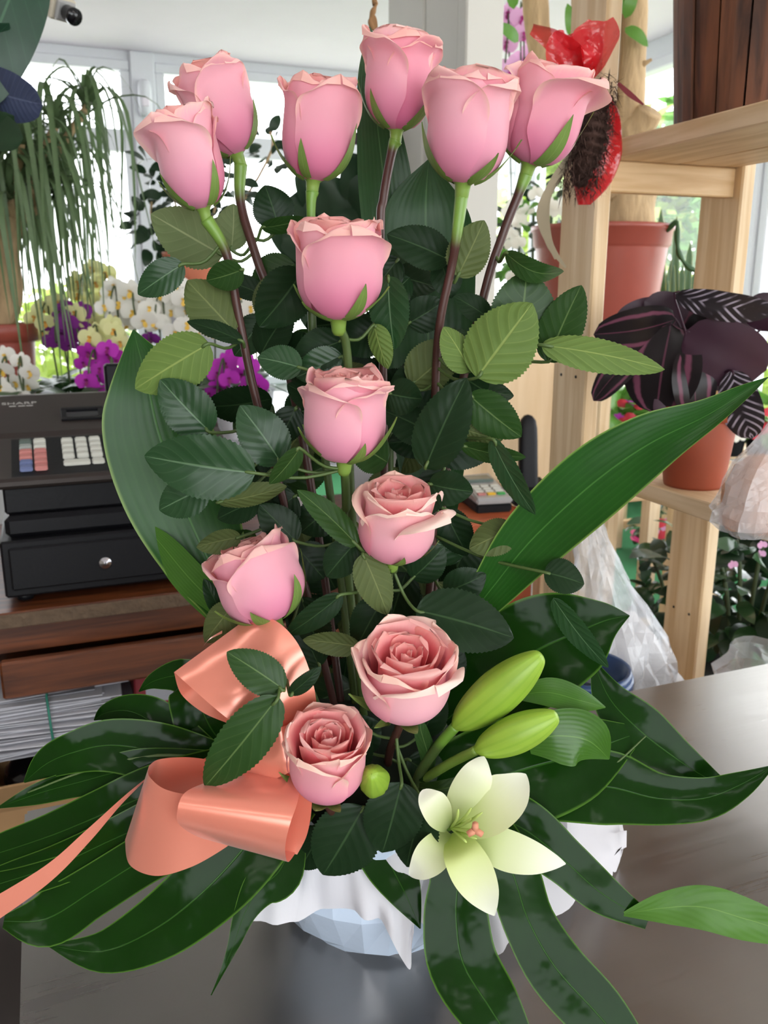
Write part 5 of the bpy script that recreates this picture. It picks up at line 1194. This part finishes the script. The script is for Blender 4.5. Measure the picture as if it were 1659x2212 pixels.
# ------------------------------------------------------------------ dark plant with purple bloom behind the bouquet
dkp = P(740, 760, 2.8)
dk = thing('dark_leafed_plant', 'dark large-leaved plant with a deep purple bloom behind the bouquet', 'plant', Vector((dkp.x, dkp.y, BZ if dkp.z < BZ else BZ)))
flower_pot(dk, (0, 0, 0), .09, .15, M['black_plastic'])
for (x0, y0, x1, y1, wd) in ((760, 520, 690, 380, 110), (760, 480, 815, 370, 90), (740, 500, 620, 430, 100), (790, 520, 720, 470, 90), (780, 440, 760, 330, 90), (770, 560, 815, 480, 90), (720, 560, 600, 520, 90), (700, 600, 620, 600, 90), (810, 420, 790, 290, 70), (690, 470, 640, 370, 60), (660, 560, 580, 480, 80), (800, 640, 700, 560, 140), (760, 700, 640, 660, 140), (720, 800, 600, 780, 140)):
    b0, t0 = P(x0, y0, 2.8), P(x1, y1, 2.74)
    lf = surf('leaf', leaf_rows(b0, t0, wd*px(x0, y0, 2.8), (CAM-b0).normalized()+Vector((.2, 0, .5)), .2, .08, 0, 6, 12, .5, .6), M['bg_leaf_dark'], dk)
    tube('leaf_stalk', cat([dk.location+Vector((0, 0, .14)), (dk.location+b0)/2, b0], 8), .004, M['bg_stem'], lf, 6)
rnd = random.Random(41); fc = P(815, 318, 2.70); pml = leafmesh('purple_petal', M['dark_purple'], 1, .5, .2, .2, .1)
for k in range(34):
    v = Vector((rnd.gauss(0, 1), -abs(rnd.gauss(0, 1))*.7, rnd.gauss(0, 1))).normalized(); place('petal', pml, dk, fc+v*.012, v, Vector((rnd.uniform(-1, 1), -1, rnd.uniform(-1, 1))), .075*rnd.uniform(.6, 1.2))
tube('flower_stem', cat([dk.location+Vector((0, 0, .14)), P(800, 600, 2.78), fc], 12), .005, M['bg_stem'], dk, 6)
tw_ = thing('dried_twig', 'twisted dry brown twig hanging beside the pillar', 'twig', P(806, 60, 1.6))
tube('twig', cat([P(808, 66, 1.6), P(800, 45, 1.6), P(806, 25, 1.6), P(812, 5, 1.6), P(806, -30, 1.6), P(806, -420, 1.6)], 24), [.002+.003*abs(math.sin(j*.5)) for j in range(25)], M['dry_twig'], tw_, 6)
place('dry_leaf', leafmesh('dry_leaf', M['dry_twig'], 1, .3), tw_, P(806, 30, 1.6), Vector((.2, 0, -1)), Vector((0, -1, 0)), .03)

# big dark leaves hanging in at the top left
ru = thing('rubber_plant', 'large dark green leaves hanging in at the top left corner', 'plant', P(-260, 900, 1.5))
ru.location.z = CZ; MW[ru.name] = Matrix.Translation(ru.location)
flower_pot(ru, (0, 0, 0), .10, .17, M['black_plastic'])
tube('stem', cat([ru.location+Vector((0, 0, .15)), P(-220, 500, 1.5), P(-120, 200, 1.5), P(-100, -100, 1.5)], 16), .009, M['bg_stem'], ru)
for (x0, y0, x1, y1, wd, mm, rl) in ((66, -110, -64, 235, 160, 'big_leaf', 12), (-60, 180, 92, 226, 110, 'big_leaf_flare', 20), (-90, 250, 50, 300, 90, 'bg_leaf_dark', 10), (-100, 320, 30, 250, 60, 'bg_leaf_dark', 10), (-120, 150, 20, 50, 60, 'big_leaf', 40)):
    b0, t0 = P(x0, y0, 1.5), P(x1, y1, 1.46); nrm = Matrix.Rotation(math.radians(rl), 3, (t0-b0).normalized()) @ (CAM-b0).normalized()
    lf = surf('leaf', leaf_rows(b0, t0, wd*px(0, 100, 1.5), nrm, .1, .06, 0, 8, 16, .4, .45), M[mm], ru)
    tube('leaf_stalk', cat([P(-110, (y0+y1)/2, 1.5), b0.lerp(t0, -.1), b0], 8), .004, M['bg_stem'], lf, 6)

# ------------------------------------------------------------------ between pillar and post, behind the shelf
wf = thing('white_flowering_plant', 'leafy plant with white blossoms between pillar and pine post', 'plant', P(1150, 700, 2.95)); wf.location.z = .9; MW[wf.name] = Matrix.Translation(wf.location)
flower_pot(wf, (0, 0, 0), .09, .16, M['black_plastic'])
gl = leafmesh('bright_leaf', M['bg_leaf_bright'], 1, .5); rnd = random.Random(51)
wst = gthing('plant_table', 'low white table under the white flowering plant', 'stand', *gxy(wf.location), 0)
box('table_top', -.15, .15, -.15, .15, .87, .899, M['frame'], wst, .003)
for x in (-.13, .13):
    for y in (-.13, .13): box('leg', x-.015, x+.015, y-.015, y+.015, .25, .87, M['frame'], wst)
c = P(1150, 520, 2.95); s = px(1150, 520, 2.95)
clump(wf, c, (85*s, .1, 130*s), 120, [gl, bl], .06, rnd, .4)
for k in range(26):
    p = c+Vector((rnd.uniform(-70, 70)*s, rnd.uniform(-.12, -.05), rnd.uniform(-120, 110)*s)); place('flower', OF['white'][0], wf, p, Vector((1, 0, rnd.uniform(-.4, .4))), (CAM-p)+Vector((rnd.uniform(-1, 1), 0, rnd.uniform(-1, 1))), .05)
for dx in (-.05, 0, .06): tube('stem', cat([wf.location+Vector((0, 0, .14)), wf.location+Vector((dx*.6, 0, .3)), c+Vector((dx, 0, .1))], 10), .005, M['bg_stem'], wf, 6)

sv = thing('snake_plant', 'upright snake plant with yellow-edged leaves by the window', 'plant', P(1465, 700, 2.6)); sv.location.z = .88; MW[sv.name] = Matrix.Translation(sv.location)
flower_pot(sv, (0, 0, 0), .10, .18, M['black_plastic'])
for (x0, y0, x1, y1, wd) in ((1420, 560, 1428, 448, 22), (1400, 500, 1405, 445, 16), (1440, 640, 1452, 555, 24), (1450, 660, 1475, 570, 22), (1480, 650, 1492, 520, 20), (1465, 600, 1462, 465, 18), (1430, 660, 1440, 590, 20), (1495, 660, 1502, 580, 22)):
    b0 = sv.location+Vector(((x0-1460)*.0008, 0, .15)); t0 = P(x1, y1, 2.55)
    surf('leaf', leaf_rows(b0, t0, wd*1.2*px(x0, y0, 2.55), (CAM-b0).normalized(), .25, .03, 0, 4, 14, .15, .35), M['snake'], sv)
svt = gthing('window_bench', 'pine bench along the side window under the snake plant', 'bench', *gxy(sv.location), 0)
box('bench_top', -.1, .4, -.18, .18, .85, .879, M['pine_h'], svt, .003)
for x in (-.08, .38):
    for y in (-.16, .16): box('leg', x-.02, x+.02, y-.02, y+.02, 0, .85, M['pine'], svt)
cs = thing('hanging_cactus', 'thin jointed cactus stem hanging by the large pot rim', 'cactus', P(1468, 470, 2.3))
tube('jointed_stem', cat([P(1440, 500, 2.3), P(1462, 480, 2.28), P(1463, 520, 2.27), P(1468, 550, 2.27), P(1485, 575, 2.27), P(1508, 588, 2.27)], 24), [.004+.0035*abs(math.sin(j*.55)) for j in range(25)], M['bg_leaf'], cs, 8)

# flowers on a bench seen under the calathea
fbz = .88
fb = gthing('flower_bench', 'pine bench of bedding flowers behind the pine shelf', 'bench', *gxy(P(1400, 900, 3.02)), 0)
box('bench_top', -.01, .7, -.06, .37, fbz-.03, fbz, M['pine_h'], fb, .003)
for x in (.02, .67):
    for y in (-.03, .34): box('leg', x-.02, x+.02, y-.02, y+.02, .25, fbz-.03, M['pine'], fb)
for i, (x, y, colr, lab) in enumerate(((1310, 955, 'magenta', 'small potted plant with magenta flowers beside the pine post'), (1350, 925, 'redf', 'potted plant with broad green leaves and a red-pink bract'), (1400, 940, 'redf', 'small red flowered plant under the calathea'), (1580, 960, 'white', 'potted flowers seen past the terracotta pot'), (1640, 950, 'redf', 'red flowered plant near the peach bag'))):
    c = P(x, y, 3.02); o = thing('bedding_plant', lab, 'plant', Vector((c.x, c.y, fbz)), group='bedding plants on the far bench')
    flower_pot(o, (0, 0, 0), .05, .08, M['black_plastic']); rnd = random.Random(60+i); cc = Vector((c.x, c.y, max(c.z, fbz+.13)))
    clump(o, cc, (.07, .06, .07), 34, [gl], .075 if i != 1 else .12, rnd, .5)
    me = OF['magenta'][0] if colr == 'magenta' else OF['white'][0] if colr == 'white' else pmr
    for k in range(14): p = cc+Vector((rnd.uniform(-.07, .07), -.07, rnd.uniform(-.06, .07))); place('flower', me, o, p, Vector((1, 0, rnd.uniform(-.5, .5))), CAM-p, .045)

# ------------------------------------------------------------------ floor level at the right
rnd = random.Random(71)
fl_ = leafmesh('foliage_leaf', M['bg_leaf_gloss'], 1, .5)
for i, (x, y, d, rx, ry, n, lab) in enumerate(((1480, 1270, 2.1, 90, 130, 130, 'bushy glossy foliage plant in a black tub left of the pine post'), (1620, 1260, 1.8, 95, 140, 160, 'bushy glossy foliage plant in a black tub right of the pine post'))):
    c = P(x, y, d); s = px(x, y, d); o = thing('foliage_plant', lab, 'plant', Vector((c.x, c.y, 0)), group='foliage plants on the floor')
    lathe('tub', [(0, .002), (.09, 0), (.125, .50), (.13, .51), (.12, .51), (.117, .47), (0, .465)], M['black_plastic'], o, 32)
    clump(o, c, (rx*s, .13, ry*s), n, [fl_, bl], .075, rnd, .35)
    for k in range(4): tube('stem', cat([o.location+Vector((0, 0, .46)), c+Vector((k*.03-.05, 0, -.02)), c+Vector((k*.06-.1, 0, .1))], 8), .005, M['bg_stem'], o, 6)
    for k in range(6): p = c+Vector((rnd.uniform(-rx, rx)*s, -.13, rnd.uniform(.4, .9)*ry*s)); place('flower', OF['pink'][0] if i else OF['white'][0], o, p, Vector((1, 0, .3)), CAM-p, .02)  # tiny pale blossoms added as stand-ins for highlights on the leaves
pk = P(1432, 1210, 3.8); pk.z = max(0, pk.z)
pkt = thing('wrapped_plant', 'flowering plant wrapped in bright pink paper on the green floor', 'plant', Vector((pk.x, pk.y, .25)))
h_ = P(1432, 1160, 3.8).z-.25
lathe('pink_wrap', [(.05, 0), (.07, .02), (.09, h_*.6), (.16, h_), (.155, h_), (.08, h_*.6), (0, .1)], M['pink_paper'], pkt, 24, wob=lambda a, j: .08*math.sin(6*a)*(j > 1))
rnd = random.Random(81); clump(pkt, pkt.location+Vector((0, 0, h_+.06)), (.13, .12, .07), 50, [fl_], .08, rnd, .4)
for k in range(16): p = pkt.location+Vector((rnd.uniform(-.12, .12), -.12, h_+rnd.uniform(.0, .12))); place('flower', OF['pink'][0] if k % 2 else pmr, pkt, p, Vector((1, 0, .2)), CAM-p, .06)
for i, (x, y, lab) in enumerate(((1335, 1154, 'pale pine stool standing on the green floor, nearer one'), (1432, 1124, 'pale pine stool standing on the green floor, farther one'))):
    c = onz(x, y, .25) if i == 0 else G(2.95, 3.92, .25); o = thing('pine_stool', lab, 'stool', c, TH+.1, group='pine stools'); w_ = .17
    box('seat', -w_-.02, w_+.02, -w_-.02, w_+.02, .43, .46, M['pine_h'], o, .004)
    for sx in (-1, 1):
        for sy in (-1, 1): box('leg', sx*w_-.022, sx*w_+.022, sy*w_-.022, sy*w_+.022, 0, .43, M['pine'], o, .003)
        box('stretcher', -w_+.022, w_-.022, sx*w_-.012, sx*w_+.012, .09, .13, M['pine_x'], o)
c = P(1290, 1200, 3.4)
mf = thing('metal_frame', 'black tubular metal frame on the green floor', 'frame', Vector((c.x, c.y, .25)), TH)
zt2 = P(1290, 1158, 3.4).z-.25
tube('frame_tube', [Vector((-.30, 0, 0)), Vector((-.30, 0, zt2-.02)), Vector((-.28, 0, zt2)), Vector((.025, 0, zt2)), Vector((.045, 0, zt2-.02)), Vector((.045, 0, 0))], .018, M['dark_metal'], mf, 10, world=False)
tube('frame_tube', [Vector((-.30, .3, 0)), Vector((-.30, .3, zt2)), Vector((.045, .3, zt2)), Vector((.045, .3, 0))], .018, M['dark_metal'], mf, 10, world=False)
for x in (-.3, .045): tube('cross_tube', [Vector((x, 0, zt2-.03)), Vector((x, .3, zt2-.03))], .014, M['dark_metal'], mf, 8, world=False)
rdx = gthing('radiator', 'white panel radiator under the side window', 'radiator', RX1-.12, 3.6, .37)
for k in range(22): box('fin', 0, .07, -1.1+k*.1, -1.1+k*.1+.085, 0, .40, M['frame'], rdx, .008)
box('top_rail', 0, .07, -1.1, 1.085, .401, .42, M['frame'], rdx)
for k in (-1, 1): box('foot', .02, .05, k*.9-.02, k*.9+.02, -.12, 0, M['frame'], rdx)

# ------------------------------------------------------------------ fittings
ds = gthing('motion_sensor', 'small white motion sensor on the window post', 'sensor', xm, RY1-.05, P(325, 205, 5.3).z)
lathe('housing', [(0, .10), (.02, .098), (.035, .085), (.04, .05), (.04, -.06), (.035, -.09), (.02, -.10), (0, -.102)], M['frame'], ds, 20, (0, -.03, 0))
box('lens', -.02, .02, -.078, -.06, -.05, .0, M['plaster'], ds, .006)
cm = P(124, 14, 1.9); cmo = thing('security_camera', 'beige security camera hanging from the ceiling at top left', 'camera', cm)
dv = (P(165, 45, 1.86)-P(100, 5, 1.92)).normalized(); upv = Vector((0, 0, 1)); sd_ = dv.cross(upv).normalized(); up2 = sd_.cross(dv)
def cbox(nm, a0, a1, hw, hh, m, bev=.003):
    v, f = box_geo(a0, a1, -hw, hw, -hh, hh, bev); return add(nm, [cm+dv*p.x+sd_*p.y+up2*p.z for p in v], f, M[m], cmo, True, smooth=False)
cbox('body', -.10, .022, .026, .021, 'cream_plastic'); cbox('lens_mount', .023, .034, .020, .018, 'silver_plastic')
for q_ in (-.004, .006): cbox('body_marking', -.03+q_*3, -.012+q_*3, .0262, .003, 'twig', 0)
tube('lens', [cm+dv*.036, cm+dv*.052, cm+dv*.0525, cm+dv*.064], [.0145, .0145, .016, .016], M['black_gloss'], cmo, 16)
tube('bracket', [cm-dv*.05+up2*.017, cm-dv*.05+Vector((0, 0, .1)), Vector((cm.x-dv.x*.05, cm.y-dv.y*.05, RZ))], .008, M['cream_plastic'], cmo, 8)
# outdoors
S(gbox('ground', -14, 22, -14, 26, -.35, -.25, M['outdoor']))
def outdoor(name, label, gx, gy, z, rad, n, mat_, seed, size=.16, fl=None):
    c = G(gx, gy, z); rnd = random.Random(seed); o = thing(name, label, 'shrub' if z < 2 else 'tree', Vector((c.x, c.y, -.25)), group='greenery outside the windows')
    V_, F_ = [], []
    for k in range(n):
        v = Vector((rnd.gauss(0, 1), rnd.gauss(0, 1), rnd.gauss(0, 1))).normalized()*rnd.uniform(.2, 1)**.4; p = c+Vector((v.x*rad[0], v.y*rad[1], v.z*rad[2]))
        d = Vector((rnd.uniform(-1, 1), rnd.uniform(-1, 1), rnd.uniform(-1, .6))).normalized()*size*rnd.uniform(.6, 1.3); e = d.cross(Vector((rnd.uniform(-1, 1), rnd.uniform(-1, 1), 1))).normalized()*size*.3
        b0 = len(V_); V_ += [p, p+d*.5+e, p+d, p+d*.5-e]; F_.append((b0, b0+1, b0+2, b0+3))
    cr = add('foliage', V_, F_, M[mat_], o, smooth=False); cr['kind'] = 'stuff'
    tube('trunk', cat([Vector((c.x, c.y, -.25)), Vector((c.x+.03, c.y, c.z*.5)), c], 8), .06, M['bark'], o, 8)
    if fl:
        for k in range(24): v = Vector((rnd.uniform(-1, 1)*rad[0], -rad[1]*.9, rnd.uniform(-.5, 1)*rad[2])); place('flower', fl, o, c+v, Vector((1, 0, .3)), Vector((0, -1, .3)), .16)
outdoor('shrub', 'sunlit shrub with red flowers outside the left window', -.9, 7.0, 1.15, (.55, .4, .55), 700, 'out_leaf', 1, fl=pmr)
outdoor('shrub', 'pale shrub outside behind the orchids', .3, 7.2, 1.05, (.6, .4, .5), 600, 'out_leaf2', 2)
outdoor('shrub', 'red flowering shrub outside at the far left', -2.0, 6.9, 1.1, (.6, .4, .5), 600, 'out_leaf', 3, fl=pmr)
outdoor('tree', 'yellow-green tree outside the side window, nearest the big pot', 5.6, 8.2, 2.3, (1.0, 1.0, 1.1), 2600, 'out_leaf2', 4, .22)
outdoor('tree', 'light green tree outside the side window behind the shelf', 7.0, 7.4, 2.5, (1.2, 1.2, 1.3), 2600, 'out_leaf', 5, .22)
outdoor('shrub', 'low bright hedge outside the side window', 5.4, 6.0, .9, (.6, 2.4, .75), 2600, 'out_leaf2', 6, .18)
